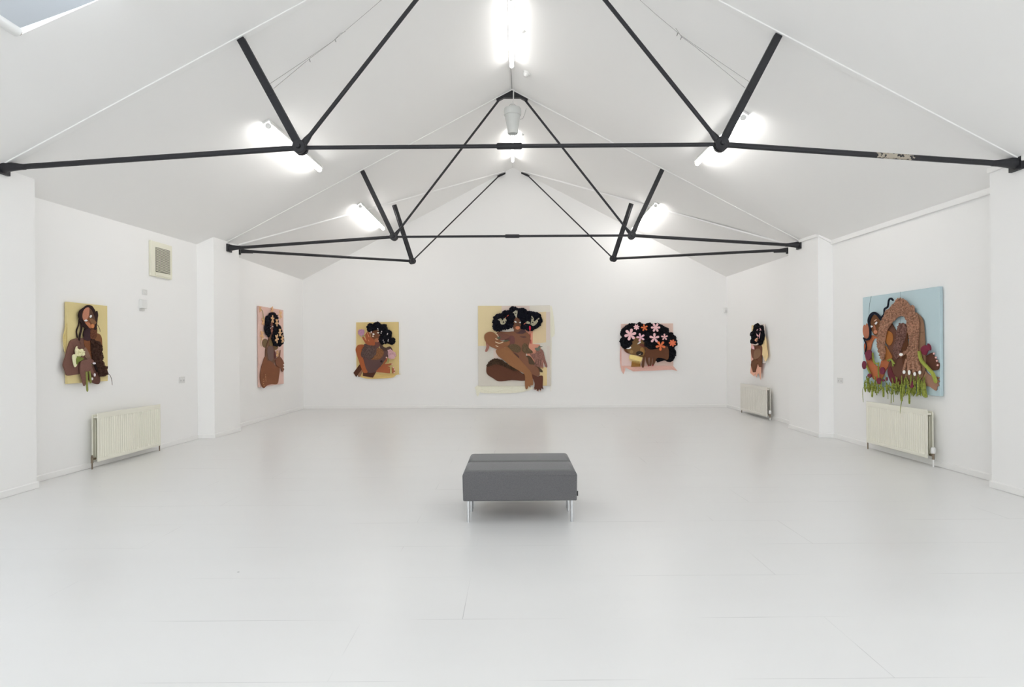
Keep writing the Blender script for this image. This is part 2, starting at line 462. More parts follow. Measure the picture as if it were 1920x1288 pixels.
def truss(name, label, A, B, pxL, pxR, topL, topR, endL, endR, nodeL, nodeR, coup, apexY_parts, r_out, r_mid, r_diag, worn=False, rise=None):
    yd = plane_axes(A, B)[1] * -1           # away from the camera
    nl, nr = on_plane(*nodeL, A, B), on_plane(*nodeR, A, B)
    el, er = on_plane(*endL, A, B), on_plane(*endR, A, B)
    el.x, er.x = A[0], B[0]
    root = thing(name, label, 'roof truss', ((A[0] + B[0]) / 2, (A[1] + B[1]) / 2, nl.z), 'black iron roof trusses')
    ex = (er - el).normalized()
    m = MB(); m.tube([el + ex * .2, nl], r_out, 12); m.build('tie_rod', BLACK, root)
    m = MB(); m.tube([nl, nr], r_mid, 12); m.build('tie_rod', BLACK, root)
    m = MB(); m.tube([nr, er - ex * .2], r_out, 12)
    o = m.build('tie_rod', BLACK, root)
    if worn:
        # keep the rod's own coordinates in room units so that the worn patch sits where it is in the place
        for v in o.data.vertices: v.co += Vector((root.location.x, 0, 0))
        o.location.x -= root.location.x; o.data.materials[0] = WORN
    end_bracket(el, ex, yd).build('end_bracket', BLACK, root)
    end_bracket(er, -ex, yd).build('end_bracket', BLACK, root)
    c0, c1 = on_plane(*coup[0], A, B), on_plane(*coup[1], A, B)
    t0 = (c0 - nl).dot((nr - nl).normalized()); t1 = (c1 - nl).dot((nr - nl).normalized()); u = (nr - nl).normalized()
    m = MB(); m.tube([nl + u * t0, nl + u * (t0 + .01), nl + u * (t1 - .01), nl + u * t1], [r_mid * 1.1, r_mid * 1.55, r_mid * 1.55, r_mid * 1.1], 14)
    m.build('coupling_sleeve', BLACK, root)
    for nd, tp, sgn in ((nl, topL, 1), (nr, topR, -1)):
        t = on_plane(*tp, A, B)
        # land the post on the underside of the casing
        t.z = roofz(t.x, t.y) - .018
        strut_mesh(t, nd, yd).build('strut', BLACK, root)
        node_mesh(nd, yd).build('node_joint', BLACK, root)
    ap = mid(A, B, RX); apx = Vector((RX, ap[1], RZ - .02))
    for nd, sg in ((nl, -1), (nr, 1)):
        tgt = Vector((RX + sg * .215, ap[1], roofz(RX + sg * .215, ap[1]) - .045))
        m = MB(); m.tube([nd, nd + (tgt - nd) * .985, tgt], [r_diag, r_diag, r_diag], 10)
        m.build('diagonal_rod', BLACK, root)
        rod_end(nd, (tgt - nd).normalized()).build('rod_collar', BLACK, root)
    # apex plate
    yv = yd
    P = lambda x, dz: Vector((RX + x, ap[1], roofz(RX + x, ap[1]) - .012 - dz))
    pts = [P(-.27, .0), P(0, 0), P(.27, .0), P(.25, .05), Vector((RX + .135, ap[1], RZ - .115 - .02)), Vector((RX - .135, ap[1], RZ - .115 - .02)), P(-.25, .05)]
    m = MB(); m.prism([p - yv * .03 for p in pts], yv * .06); m.build('apex_plate', BLACK, root)
    return root, nl, nr
t1, N1L, N1R = truss('roof_truss', 'black iron roof truss nearest the viewer, with flaking paint on its right tie', T1A, T1B, 0, 0, (452, 66), (1459, 66), (4, 313), (1908, 306), (563, 277), (1352, 271), ((931, 278), (979, 277)), None, .027, .020, .020, worn=True)
t2, N2L, N2R = truss('roof_truss', 'smaller-looking black iron truss farther in, its apex behind the hanging fan', T2A, T2B, 0, 0, (679.5, 326), (1241.5, 323.5), (431, 464.5), (1498, 459), (738.5, 444), (1184.5, 441.5), ((947, 444), (974, 444)), None, .027, .020, .0185)

def raking(name, label, A, B, end, node, top, tip):
    yd = plane_axes(A, B)[1] * -1
    nd = on_plane(*node, A, B); el = on_plane(*end, A, B); tp = on_plane(*top, A, B)
    tp.z = roofz(tp.x, tp.y) - .06
    sgn = 1 if A[0] < 0 else -1
    el = Vector((A[0] - sgn * .03, A[1] + .10, el.z))
    root = thing(name, label, 'roof truss', (A[0], A[1], el.z), 'black raking ties against the back gable')
    d = (nd - el).normalized()
    m = MB(); m.tube([el + d * .1, nd], .026, 12); m.build('tie_rod', BLACK, root)
    hz = Vector((d.x, d.y, 0)).normalized(); pv = Vector((-hz.y, hz.x, 0))
    m = MB(); m.obox(el + Vector((-.05, -.055, -.075)), Vector((.10, 0, 0)), Vector((0, .03, 0)), Vector((0, 0, .105)))
    m.tube([el - hz * .01, el + hz * .12, el + hz * .24], [.046, .036, .027], 12); m.build('end_bracket', BLACK, root)
    strut_mesh(tp, nd, yd, .078, .06).build('strut', BLACK, root)
    node_mesh(nd, yd, .066).build('node_joint', BLACK, root)
    tgt = on_plane(*tip, A, B); tgt.z = roofz(tgt.x, tgt.y) - .045
    m = MB(); m.tube([nd, tgt], .0145, 10); m.build('diagonal_rod', BLACK, root)
    dd = (Vector((B[0], B[1], roofz(*B) - .04)) - tgt).normalized()
    q0 = tgt - dd * .10; q1 = tgt + dd * .16
    m = MB(); m.prism([q0 + Vector((0, 0, .0)) - yd * .02, q0 + dd * .10 + Vector((0, 0, .012)) - yd * .02, q1 + Vector((0, 0, .012)) - yd * .02, q1 - Vector((0, 0, .03)) - yd * .02, q0 + dd * .05 - Vector((0, 0, .05)) - yd * .02], yd * .04)
    m.build('shoe_plate', BLACK, root)
raking('raking_truss', 'black raking half truss left of the gable, running from the left pier to the peak', R3L[0], R3L[1], (452, 469), (773, 489.5), (739, 384), (938, 329))
raking('raking_truss', 'black raking half truss right of the gable, running from the right pier to the peak', R3R[0], R3R[1], (1477, 467), (1150, 485), (1184, 382), (987, 329))

# ------------------------------------------------------------------ strip lights
TUBE_R = emit('lit_ridge_diffuser', (1.0, .98, .95), 7.0)
TUBE = emit('lit_diffuser', (1.0, .975, .945), 25.0)
def strip_light(a, b, nrm, label, group, wing=False):
    """batten from a to b lying on the roof, nrm pointing into the room"""
    e = (b - a); L = e.length; e.normalize(); s = e.cross(nrm).normalized()
    root = thing('strip_light', label, 'light', (a + b) / 2, group)
    if s.x * a.x > 0: s = -s                      # s points towards the ridge
    m = MB(); m.obox(a - s * .042 + nrm * .002, e * L, s * .084, nrm * .024)
    if wing: m.obox(a + s * .04 + nrm * .002, e * L, s * .012, nrm * .075)
    m.build('housing', WHITEP, root, .003)
    m = MB(); c = nrm * (.08 if wing else .10)
    m.tube([a + e * .03 + c, a + e * .035 + c, b - e * .035 + c, b - e * .03 + c], [.02, .03, .03, .02], 16); m.build('diffuser', TUBE if wing else TUBE_R, root)
    for q, dd in ((a, 1), (b, -1)):
        m = MB(); m.tube([q + c * .9, q + c * .9 + e * .034 * dd], .034, 16); m.build('end_cap', WHITEP, root)
    return root
def rnorm(x):
    s = .5154 if x < RX else -slope_r(8)
    return Vector((s, 0, -1)).normalized()
dn = Vector((0, 0, -1))
G1, G2 = 'strip lights along the ridge', 'strip lights on the roof slopes'
strip_light(Vector((RX, 7.45, RZ - .03)), Vector((RX, 9.28, RZ - .03)), dn, 'lit strip light under the ridge, the nearer one cut by the top edge', G1)
strip_light(Vector((RX, 12.1, RZ - .03)), Vector((RX, 13.93, RZ - .03)), dn, 'lit strip light under the ridge, seen below the hanging fan', G1)
for p0, p1, lab in (((497, 233), (596, 317), 'lit strip light on the left roof slope, crossed by the nearer truss'), ((1400, 217), (1311, 305), 'lit strip light on the right roof slope, crossed by the nearer truss'),
                    ((672, 385), (716, 428), 'lit strip light on the left roof slope between the two rows of black struts'), ((1233, 384), (1190, 430), 'lit strip light on the right roof slope, partly behind a black strut')):
    a, b_ = on_roof(*p0, .05), on_roof(*p1, .05)
    x = (a.x + b_.x) / 2; yc = (a.y + b_.y) / 2
    n = rnorm(x)
    up = n * .05
    a, b_ = Vector((a.x, a.y, roofz(a.x, a.y))), Vector((b_.x, b_.y, roofz(b_.x, b_.y)))
    strip_light(a + n * .003, b_ + n * .003, n, lab, G2, True)
# flex along the ridge between lamp and fan
m = MB(); m.tube([(RX, 9.3, RZ - .05), (RX - .015, 9.55, RZ - .03), (RX - .005, 9.9, RZ - .02), (RX, 10.28, RZ - .03)], .006, 6)
tag(m.build('power_cord', WIREM), 'thin grey cord running along the ridge from strip light to hanging fan', 'cord')

# ------------------------------------------------------------------ hanging fan unit
fy = 10.22
def at_y(x, y, Y):
    d = ray(x, y); return EYE + d * Y
c = at_y(961, 203, fy); zt = c.z; zb = at_y(961, 251, fy).z; zc = at_y(961, 216.5, fy).z; fx = c.x
root = thing('hanging_fan', 'pale grey bell-shaped fan unit hung upside-down from the peak of the truss', 'fan', (fx, fy, zb))
R = .146
m = MB(); m.lathe([(R * .9, zt), (R * .97, zt - .015), (R, zt - .06), (R * .985, zc + .01), (R * .95, zc), (R * .9, zc)], (fx, fy, 0), 40); m.build('collar', FANM, root)
m = MB(); m.lathe([(R * .86, zc + .005), (R * .85, zc - .03), (R * .78, zc - .08), (R * .7, zc - .16), (R * .62, zc - .24), (R * .585, zb + .01), (R * .57, zb), (R * .5, zb), (R * .48, zb + .05), (.02, zb + .06)], (fx, fy, 0), 40); m.build('shell', FANM, root)
m = MB(); m.tube([(fx, fy, zt - .01), (fx, fy, zt + .06)], .008, 8); m.lathe([(.012, zt + .05), (.026, zt + .06), (.026, zt + .085), (.012, zt + .095)], (fx, fy, 0), 14)
m.tube([(fx, fy, zt + .09), (fx + .015, fy + .01, zt + .15), (fx + .02, fy + .02, RZ - .05)], .009, 8); m.build('hanger', GREYP, root)
for s in (-1, 1):
    m = MB(); m.tube([(fx + s * .07, fy, zt), (fx + s * .05, fy, zt + .05), (fx, fy, zt + .09)], .003, 6); m.build('guy_wire', WIREM, root)
p0 = at_y(975, 224, fy); p1 = at_y(983, 216, fy + .05); p2 = at_y(987, 203, fy + .1)
m = MB(); m.tube([p0, at_y(980, 222.5, fy), p1, p2], .004, 6); m.build('supply_cord', WIREM, root)

# ------------------------------------------------------------------ detectors on the ceiling
def on_slope(px, label, name, cat, prof, mat):
    p = on_roof(*px, .03); n = rnorm(p.x); p = Vector((p.x, p.y, roofz(p.x, p.y)))
    root = thing(name, label, cat, p)
    q = Vector((0, 0, 1)).rotation_difference(n).to_matrix().to_4x4()
    for nm, pr, mt in prof:
        m = MB(); m.lathe(pr, (0, 0, 0), 24); bmesh.ops.transform(m.bm, matrix=Matrix.Translation(p) @ q, verts=m.bm.verts[:]); m.build(nm, mt, root)
    return root, p, n
on_slope((988, 140), 'round white smoke detector on the right slope, just above the hanging fan', 'smoke_detector', 'detector',
         [('mount_plate', [(.06, .0), (.06, .015), (.055, .02)], WHITEP), ('sensor_head', [(.048, .02), (.046, .04), (.03, .055), (.028, .07), (.01, .072)], WHITEP)], WHITEP)
rt, p, n = on_slope((981, 61), 'small white corded fitting on the right slope beside the nearer ridge light', 'ceiling_sensor', 'sensor',
         [('mount_plate', [(.03, 0), (.03, .012)], WHITEP), ('sensor_head', [(.026, .012), (.022, .035), (.008, .04)], GREYP)], WHITEP)
a = on_roof(965, 53, .03)
m = MB(); m.tube([p + n * .02, p + n * .05 + Vector((-.05, -.02, 0)), a], .005, 6); m.build('cord', WHITEP, rt)
rt, p, n = on_slope((980.5, 254), 'tiny white corded fitting on the right slope beside the far ridge light', 'ceiling_sensor', 'sensor',
         [('mount_plate', [(.028, 0), (.028, .012)], WHITEP), ('sensor_head', [(.024, .012), (.02, .03), (.008, .034)], GREYP)], WHITEP)

# ------------------------------------------------------------------ hanging wires from the near struts
def roofline(pts, below=.03): return [on_roof(x, y, below) for x, y in pts]
st1 = on_plane(506, 157, T1A, T1B); st2 = on_plane(513, 166, T1A, T1B)
w = thing('hanging_wire', 'thin twisted wire from the left front strut to the roof slope', 'wire', st1, 'thin wires on the nearer truss')
m = MB(); m.tube([st1] + roofline([(578, 109), (627, 75), (680, 30), (715, 0), (760, -40)]), .0024, 5); m.build('strand', WIREM, w)
m = MB(); m.tube([st2] + roofline([(579, 111), (626, 76), (638, 63), (648, 59)]), .0024, 5); m.build('strand', WIREM, w)
for q in ((580, 111), (628, 73.5)):
    p = on_roof(*q, .03); m = MB(); m.tube([p, p + Vector((.01, 0, -.03))], .005, 6); m.build('clip', WIREM, w)
st1 = on_plane(1404, 153, T1A, T1B); st2 = on_plane(1397, 165, T1A, T1B)
w = thing('hanging_wire', 'thin twisted wire from the right front strut to the roof slope', 'wire', st1, 'thin wires on the nearer truss')
m = MB(); m.tube([st1] + roofline([(1305, 86), (1279, 68), (1230, 27), (1200, 0), (1160, -36)]), .0024, 5); m.build('strand', WIREM, w)
m = MB(); m.tube([st2] + roofline([(1304, 88), (1278, 69), (1267, 53)]), .0024, 5); m.build('strand', WIREM, w)
for q in ((1271, 62), (1278, 69)):
    p = on_roof(*q, .03); m = MB(); m.tube([p, p + Vector((-.012, 0, -.03))], .005, 6); m.build('clip', WIREM, w)

# ------------------------------------------------------------------ roof light with its blind
def rp(x, y, up): return Vector((x, y, roofz(x, y))) + Vector((-.458, 0, .889)) * up
H0 = .22
m = MB()
cs = [(SKX0, SKY0), (SKX1, SKY0), (SKX1, skew(SKX1, SKY1)), (SKX0, skew(SKX0, SKY1))]
for i in range(4):
    a, b_ = cs[i], cs[(i + 1) % 4]
    m.face([rp(*a, -.001), rp(*b_, -.001), rp(*b_, H0), rp(*a, H0)])
wn = struct(m.build('window_1', TRIMM))
m = MB(); m.prism([rp(*c_, H0) for c_ in cs], Vector((-.458, 0, .889)) * .008); g = m.build('window_glass', GLASS, wn); g['kind'] = 'structure'
BLIND, nt, b = base_mat('pale_blind_fabric')
b.inputs['Base Color'].default_value = (.54, .565, .59, 1); b.inputs['Roughness'].default_value = .9
b.inputs['Transmission Weight'].default_value = 0
tr = nt.nodes.new('ShaderNodeBsdfTranslucent'); tr.inputs['Color'].default_value = (.62, .68, .74, 1)
ms = nt.nodes.new('ShaderNodeMixShader'); ms.inputs[0].default_value = .1
out = nt.nodes['Material Output']
nt.links.new(b.outputs[0], ms.inputs[1]); nt.links.new(tr.outputs[0], ms.inputs[2]); nt.links.new(ms.outputs[0], out.inputs['Surface'])
root = thing('roller_blind', 'pale blue-grey blind drawn across the skylight, daylight showing at its edge', 'blind', rp((SKX0 + SKX1) / 2, (SKY0 + SKY1) / 2, .05))
m = MB()
N = 12
prev = None
for i in range(N + 1):
    t = i / N
    x = SKX0 + .02 + (SKX1 - SKX0 - .04) * t
    ye = SKY1 - .04 + .09 * (x - SKX0)
    y1 = ye - .007 - .05 * max(0, 1 - 2.6 * t) ** 1.1
    a = m.bm.verts.new(rp(x, SKY0 + .03, .002)); b_ = m.bm.verts.new(rp(x, y1, .002))
    if prev: m.bm.faces.new((prev[0], a, b_, prev[1]))
    prev = (a, b_)
m.build('fabric', BLIND, root)
m = MB(); m.tube([rp(SKX0 - .005, SKY0 + .03, .0), rp(SKX0 - .005, SKY1 - .085, .0)], .04, 18); m.build('bottom_rail', WHITEP, root)
m = MB(); m.tube([rp(SKX0 - .005, SKY1 - .088, .0), rp(SKX0 - .005, SKY1 - .066, .0)], .026, 12); m.build('rail_end', paint('brown_end_cap', (.32, .24, .18), .6), root)

for k, sg in ((4, -1), (5, 1)):  # the two added roof lights, out of view
    def rq(x, y, up): return Vector((x, y, roofz(x, y))) + Vector((.458 * sg, 0, .889)) * up
    xa, xb = (SKX0, SKX1) if sg < 0 else (-SKX0, -SKX1)
    cs2 = [(xa, SK2[0]), (xb, SK2[0]), (xb, SK2[1]), (xa, SK2[1])]
    m = MB()
    for i in range(4):
        a, b_ = cs2[i], cs2[(i + 1) % 4]
        m.face([rq(*a, -.001), rq(*b_, -.001), rq(*b_, H0), rq(*a, H0)])
    wn2 = struct(m.build('window_%d' % k, TRIMM))
    m = MB(); m.prism([rq(*c_, H0) for c_ in cs2], Vector((.458 * sg, 0, .889)) * .008); g = m.build('window_glass', GLASS, wn2); g['kind'] = 'structure'

# ------------------------------------------------------------------ wall fittings
def wall_quad(A, B, px, off):
    """s-range and z-range on a wall of the rectangle seen at px = (xnear.., ) two opposite corner lists"""
    e, n = plane_axes(A, B)
    P = [on_plane(x, y, A, B, off) for x, y in px]
    a0 = Vector((A[0], A[1], 0))
    s = [(p - a0).dot(e) for p in P]; z = [p.z for p in P]
    return e, n, a0, s, z
def plate(name, label, cat, A, B, px, depth, mat, parts=None, group=None, base=0.001, bevel=.003):
    e, n, a0, s, z = wall_quad(A, B, px, depth)
    s0, s1, z0, z1 = min(s), max(s), min(z), max(z)
    o = a0 + e * s0 + n * base; o.z = z0
    root = thing(name, label, cat, a0 + e * (s0 + s1) / 2 + Vector((0, 0, z0)), group)
    m = MB(); m.obox(o, e * (s1 - s0), n * (depth - base), Vector((0, 0, z1 - z0))); m.build('faceplate', mat, root, bevel)
    return root, e, n, o + n * (depth - base), s1 - s0, z1 - z0
# extractor vent, left wall
root, e, n, o, W, H = plate('vent_grille', 'cream extractor vent with slatted grille, high on the left wall', 'vent', LA, LB, [(284.2, 451), (283.5, 516.5), (322.8, 461.5), (321.6, 524)], .035, CREAMP, bevel=.006)
m = MB(); m.obox(o + e * W * .2 + Vector((0, 0, H * .14)) + n * .0005, e * W * .68, n * .004, Vector((0, 0, H * .7))); m.build('grille_recess', paint('grille_brown_grey', (.12, .11, .095), .7), root)
for k in range(22):
    z = H * (.15 + .68 * (k + .5) / 22)
    m = MB(); m.obox(o + e * W * .2 + Vector((0, 0, z)) + n * .004, e * W * .68, n * .009 + Vector((0, 0, -.005)), Vector((0, 0, H * .68 / 22 * .34))); m.build('slat', CREAMP, root)
m = MB(); m.obox(o + e * W * .18 + Vector((0, 0, H * .03)), e * W * .72, n * .012, Vector((0, 0, H * .09))); m.build('lower_lip', CREAMP, root, .004)
m = MB(); m.obox(o + e * .004 - n * .034 + Vector((0, 0, .01)), e * (W - .008), n * .0005 , Vector((0, 0, H - .02))); m.build('back_box', DARK, root)
# switch plate, thermostat, sockets
root, e, n, o, W, H = plate('switch_plate', 'small grey switch plate on the left wall, under the cream vent', 'switch', LA, LB, [(267.7, 542), (276.2, 553.3)], .01, GREYP)
m = MB(); m.obox(o + e * W * .36 + Vector((0, 0, H * .3)), e * W * .28, n * .006, Vector((0, 0, H * .4))); m.build('rocker', WHITEP, root)
root, e, n, o, W, H = plate('thermostat', 'white thermostat box on the left wall, right below a grey switch plate', 'thermostat', LA, LB, [(266, 561), (276.5, 578.5)], .045, WHITEP, bevel=.005)
m = MB(); m.obox(o + e * W * .1 + Vector((0, 0, -.035)) - n * .043, e * W * .8, n * .012, Vector((0, 0, .034))); m.build('base_strip', GREYP, root)
for A, B, px, lab in ((LA, LB, [(336.7, 706.8), (347, 717.8)], 'grey double wall socket on the left wall, beyond the yellow portrait'), (RA, RB, [(1569.5, 708), (1579.5, 719)], 'grey double wall socket on the right wall, before the blue artwork')):
    root, e, n, o, W, H = plate('wall_socket', lab, 'socket', A, B, px, .01, GREYP, group='double sockets on the side walls')
    for k in (0.24, .76):
        m = MB(); m.obox(o + e * (W * k - .012) + Vector((0, 0, H * .3)), e * .024, n * .001, Vector((0, 0, H * .22))); m.build('outlet', paint('socket_hole_grey', (.5, .5, .5), .6), root)
        m = MB(); m.obox(o + e * (W * k - .008) + Vector((0, 0, H * .66)), e * .016, n * .004, Vector((0, 0, H * .16))); m.build('rocker', WHITEP, root)
# corner sensor
p = on_plane(1360.5, 581.5, BL, BR, .04)
root = thing('motion_sensor', 'small white motion sensor high in the far right corner', 'sensor', p)
m = MB(); m.box(p + Vector((-.035, -.03, -.06)), p + Vector((.035, .035, .06))); m.build('body', WHITEP, root, .012, 3)
m = MB(); m.box(p + Vector((-.026, -.037, -.045)), p + Vector((.02, -.028, 0))); m.build('lens', GREYP, root, .004)

# ------------------------------------------------------------------ radiators
def radiator(label, A, B, far_top, far_bot, near_top, near_bot, mat, depth, ribs, head, group='panel radiators'):
    e, n, a0, s, z = wall_quad(A, B, [far_top, far_bot, near_top, near_bot], depth)
    sf, sn = (s[0] + s[1]) / 2, (s[2] + s[3]) / 2
    z0, z1 = (z[1] + z[3]) / 2, (z[0] + z[2]) / 2
    s0, s1 = min(sf, sn), max(sf, sn)
    L, H = s1 - s0, z1 - z0
    near = sn; sg = 1 if sn > sf else -1
    root = thing('radiator', label, 'radiator', a0 + e * (s0 + s1) / 2, group)
    def panel(name, d, h0, h1, corr, c0=s0, c1=s1):
        m = MB(); cols = ribs * 6
        rows = [h0, h0 + .035, h0 + .05, h1 - .075, h1 - .06, h1]
        amp = [0, 0, 1, 1, 0, 0]
        grid = []
        for i in range(cols + 1):
            t = i / cols; ph = (t * ribs) % 1
            w = max(0, min(1, (abs(ph - .5) - .14) / .16))
            edge = 1 if (i > 2 and i < cols - 2) else 0
            grid.append([m.bm.verts.new(a0 + e * (c0 + (c1 - c0) * t) + n * (d - corr * w * amp[r] * edge) + Vector((0, 0, rows[r]))) for r in range(len(rows))])
        for i in range(cols):
            for r in range(len(rows) - 1):
                m.bm.faces.new((grid[i][r], grid[i + 1][r], grid[i + 1][r + 1], grid[i][r + 1]))
        bk = .014
        back = [a0 + e * c0 + n * (d - bk), a0 + e * c1 + n * (d - bk)]
        b0, b1 = [m.bm.verts.new(q + Vector((0, 0, h0))) for q in back], [m.bm.verts.new(q + Vector((0, 0, h1))) for q in back]
        m.bm.faces.new((b0[0], b0[1], b1[1], b1[0]))
        m.bm.faces.new([grid[i][0] for i in range(cols + 1)] + [b0[1], b0[0]])
        m.bm.faces.new([grid[i][-1] for i in range(cols + 1)] + [b1[1], b1[0]])
        m.bm.faces.new([grid[0][r] for r in range(len(rows))] + [b1[0], b0[0]])
        m.bm.faces.new([grid[-1][r] for r in range(len(rows))] + [b1[1], b0[1]])
        return m.build(name, mat, root)
    panel('front_panel', depth, z0, z1, .012)
    panel('back_panel', depth - .075, z0 + .01, z1 - .02, .007, s0 + .01, s1 - .01)
    m = MB(); m.obox(a0 + e * (s0 + .02) + n * (depth - .07) + Vector((0, 0, z1 - .06)), e * (L - .04), n * .055, Vector((0, 0, .02))); m.build('water_way', mat, root)
    m = MB(); m.obox(a0 + e * (s0 + .02) + n * (depth - .07) + Vector((0, 0, z0 + .02)), e * (L - .04), n * .055, Vector((0, 0, .02))); m.build('water_way', mat, root)
    for k in (.2, .8):
        m = MB(); m.obox(a0 + e * (s0 + L * k - .02) + n * .001 + Vector((0, 0, z0 + .05)), e * .04, n * (depth - .09), Vector((0, 0, H - .12))); m.build('wall_bracket', mat, root)
    for end, has_head in ((near, head), (sf, False)):
        o = 1 if end == s1 else -1
        q = a0 + e * (end + o * .045) + n * (depth - .045)
        m = MB(); m.tube([q - e * o * .06 + Vector((0, 0, z0 + .035)), q + Vector((0, 0, z0 + .035))], .013, 10)
        m.tube([q + Vector((0, 0, z0 - .01)), q + Vector((0, 0, z0 + .06))], .014, 10); m.build('valve', BRASS, root)
        m = MB(); m.tube([q + Vector((0, 0, .001)), q + Vector((0, 0, z0 - .005))], .0085, 10); m.build('pipe', WHITEP if has_head else BRASS, root)
        if has_head:
            m = MB(); m.lathe([(.02, z0 + .06), (.026, z0 + .07), (.026, z0 + .115), (.02, z0 + .13), (.008, z0 + .133)], (q.x, q.y, 0), 18); m.build('thermostat_head', WHITEP, root)
        else:
            m = MB(); m.tube([q + Vector((0, 0, z0 + .06)), q + Vector((0, 0, z0 + .085))], [.014, .01], 8); m.build('valve_cap', BRASS, root)
    return root
radiator('cream ribbed radiator on the left wall, below the yellow portrait', LA, LB, (301, 757.4), (301, 835), (183, 775.4), (185.2, 865.4), RADM, .135, 30, False)
radiator('cream ribbed radiator on the right wall, below the blue artwork', RA, RB, (1624, 752.4), (1624.7, 828.6), (1736.5, 768.3), (1738.5, 859.3), RADM, .135, 30, True)
radiator('white radiator in the far right, below the narrow artwork', RFA, RFB, (1388, 718.4), (1388.4, 769.2), (1437, 726), (1437.9, 780.7), RADW, .15, 24, True)

# ------------------------------------------------------------------ bench
BENCH, nt, b = base_mat('grey_wool_upholstery')
b.inputs['Roughness'].default_value = .95; b.inputs['Specular IOR Level'].default_value = .15
b.inputs['Sheen Weight'].default_value = .25
tc = nt.nodes.new('ShaderNodeTexCoord'); nz = nt.nodes.new('ShaderNodeTexNoise'); nz.inputs['Scale'].default_value = 260; nz.inputs['Detail'].default_value = 3
nt.links.new(tc.outputs['Object'], nz.inputs['Vector'])
rp_ = nt.nodes.new('ShaderNodeValToRGB'); rp_.color_ramp.elements[0].position = .3; rp_.color_ramp.elements[1].position = .7
rp_.color_ramp.elements[0].color = (.098, .096, .100, 1); rp_.color_ramp.elements[1].color = (.165, .162, .164, 1)
nt.links.new(nz.outputs['Fac'], rp_.inputs['Fac']); nt.links.new(rp_.outputs['Color'], b.inputs['Base Color'])
bp = nt.nodes.new('ShaderNodeBump'); bp.inputs['Strength'].default_value = .35; bp.inputs['Distance'].default_value = .002
nt.links.new(nz.outputs['Fac'], bp.inputs['Height']); nt.links.new(bp.outputs['Normal'], b.inputs['Normal'])
BX0, BX1, BZ0, BZ1 = -.43, .499, .181, .432
root = thing('bench', 'grey upholstered bench of two seat blocks on chrome legs, alone in the middle', 'bench', ((BX0 + BX1) / 2, 5.43, 0))
def cushion(y0, y1):
    m = MB()
    res = bmesh.ops.create_cube(m.bm, size=1)
    for v in res['verts']:
        v.co = Vector(((BX0 + BX1) / 2 + v.co.x * (BX1 - BX0), (y0 + y1) / 2 + v.co.y * (y1 - y0), (BZ0 + BZ1) / 2 + v.co.z * (BZ1 - BZ0)))
    top = [e_ for e_ in m.bm.edges if all(v.co.z > .4 for v in e_.verts)]
    bmesh.ops.bevel(m.bm, geom=top, offset=.05, segments=7, affect='EDGES', profile=.55)
    rest = [e_ for e_ in m.bm.edges if all(v.co.z < BZ0 + .001 for v in e_.verts)]
    bmesh.ops.bevel(m.bm, geom=rest, offset=.016, segments=3, affect='EDGES', profile=.5)
    vert = [e_ for e_ in m.bm.edges if abs(e_.verts[0].co.z - e_.verts[1].co.z) > .1]
    bmesh.ops.bevel(m.bm, geom=vert, offset=.016, segments=3, affect='EDGES', profile=.5)
    cx, cy = (BX0 + BX1) / 2, (y0 + y1) / 2
    for v in m.bm.verts:        # slight swelling of the padded sides
        k = (v.co.z - BZ0) / (BZ1 - BZ0)
        v.co.x += .008 * math.sin(k * math.pi) * (1 if v.co.x > cx else -1)
    for f in m.bm.faces: f.smooth = True
    return m.build('seat_block', BENCH, root)
cushion(5.0, 5.431); cushion(5.434, 5.865)
for y in (5.05, 5.385, 5.48, 5.815):
    for x in (-.39, .462):
        m = MB(); m.tube([(x, y, 0.001), (x, y, BZ0)], .0125, 16); m.build('leg', CHROME, root)
        k = 1 if x < 0 else -1
        m = MB(); m.box((x - .016, y + .013, BZ0 - .012), (x + .016, y + .035, BZ0)); m.build('leg_bracket', DARK, root)
m = MB(); m.box((BX1 - .002, 5.03, .215), (BX1 + .013, 5.034, .255)); o = m.build('fabric_tag', DARK, root); o['label'] = 'small black sewn tag'
# ------------------------------------------------------------------ textile artworks
def catmull(pts, closed=True, k=4):
    out = []; n = len(pts)
    rng = range(n) if closed else range(n - 1)
    for i in rng:
        if closed: p0, p1, p2, p3 = pts[i - 1], pts[i], pts[(i + 1) % n], pts[(i + 2) % n]
        else: p0, p1, p2, p3 = pts[max(i - 1, 0)], pts[i], pts[i + 1], pts[min(i + 2, n - 1)]
        for j in range(k):
            t = j / k
            out.append(tuple(.5 * (2 * p1[a] + (p2[a] - p0[a]) * t + (2 * p0[a] - 5 * p1[a] + 4 * p2[a] - p3[a]) * t * t + (3 * p1[a] - p0[a] - 3 * p2[a] + p3[a]) * t ** 3) for a in (0, 1)))
    if not closed: out.append(pts[-1])
    return out
def inside(p, poly):
    c = False; j = len(poly) - 1
    for i in range(len(poly)):
        if (poly[i][1] > p[1]) != (poly[j][1] > p[1]) and p[0] < (poly[j][0] - poly[i][0]) * (p[1] - poly[i][1]) / (poly[j][1] - poly[i][1]) + poly[i][0]:
            c = not c
        j = i
    return c
def ell(cx, cy, rx, ry=None, n=14):
    ry = ry or rx
    return [(cx + rx * math.cos(2 * math.pi * i / n), cy + ry * math.sin(2 * math.pi * i / n)) for i in range(n)]

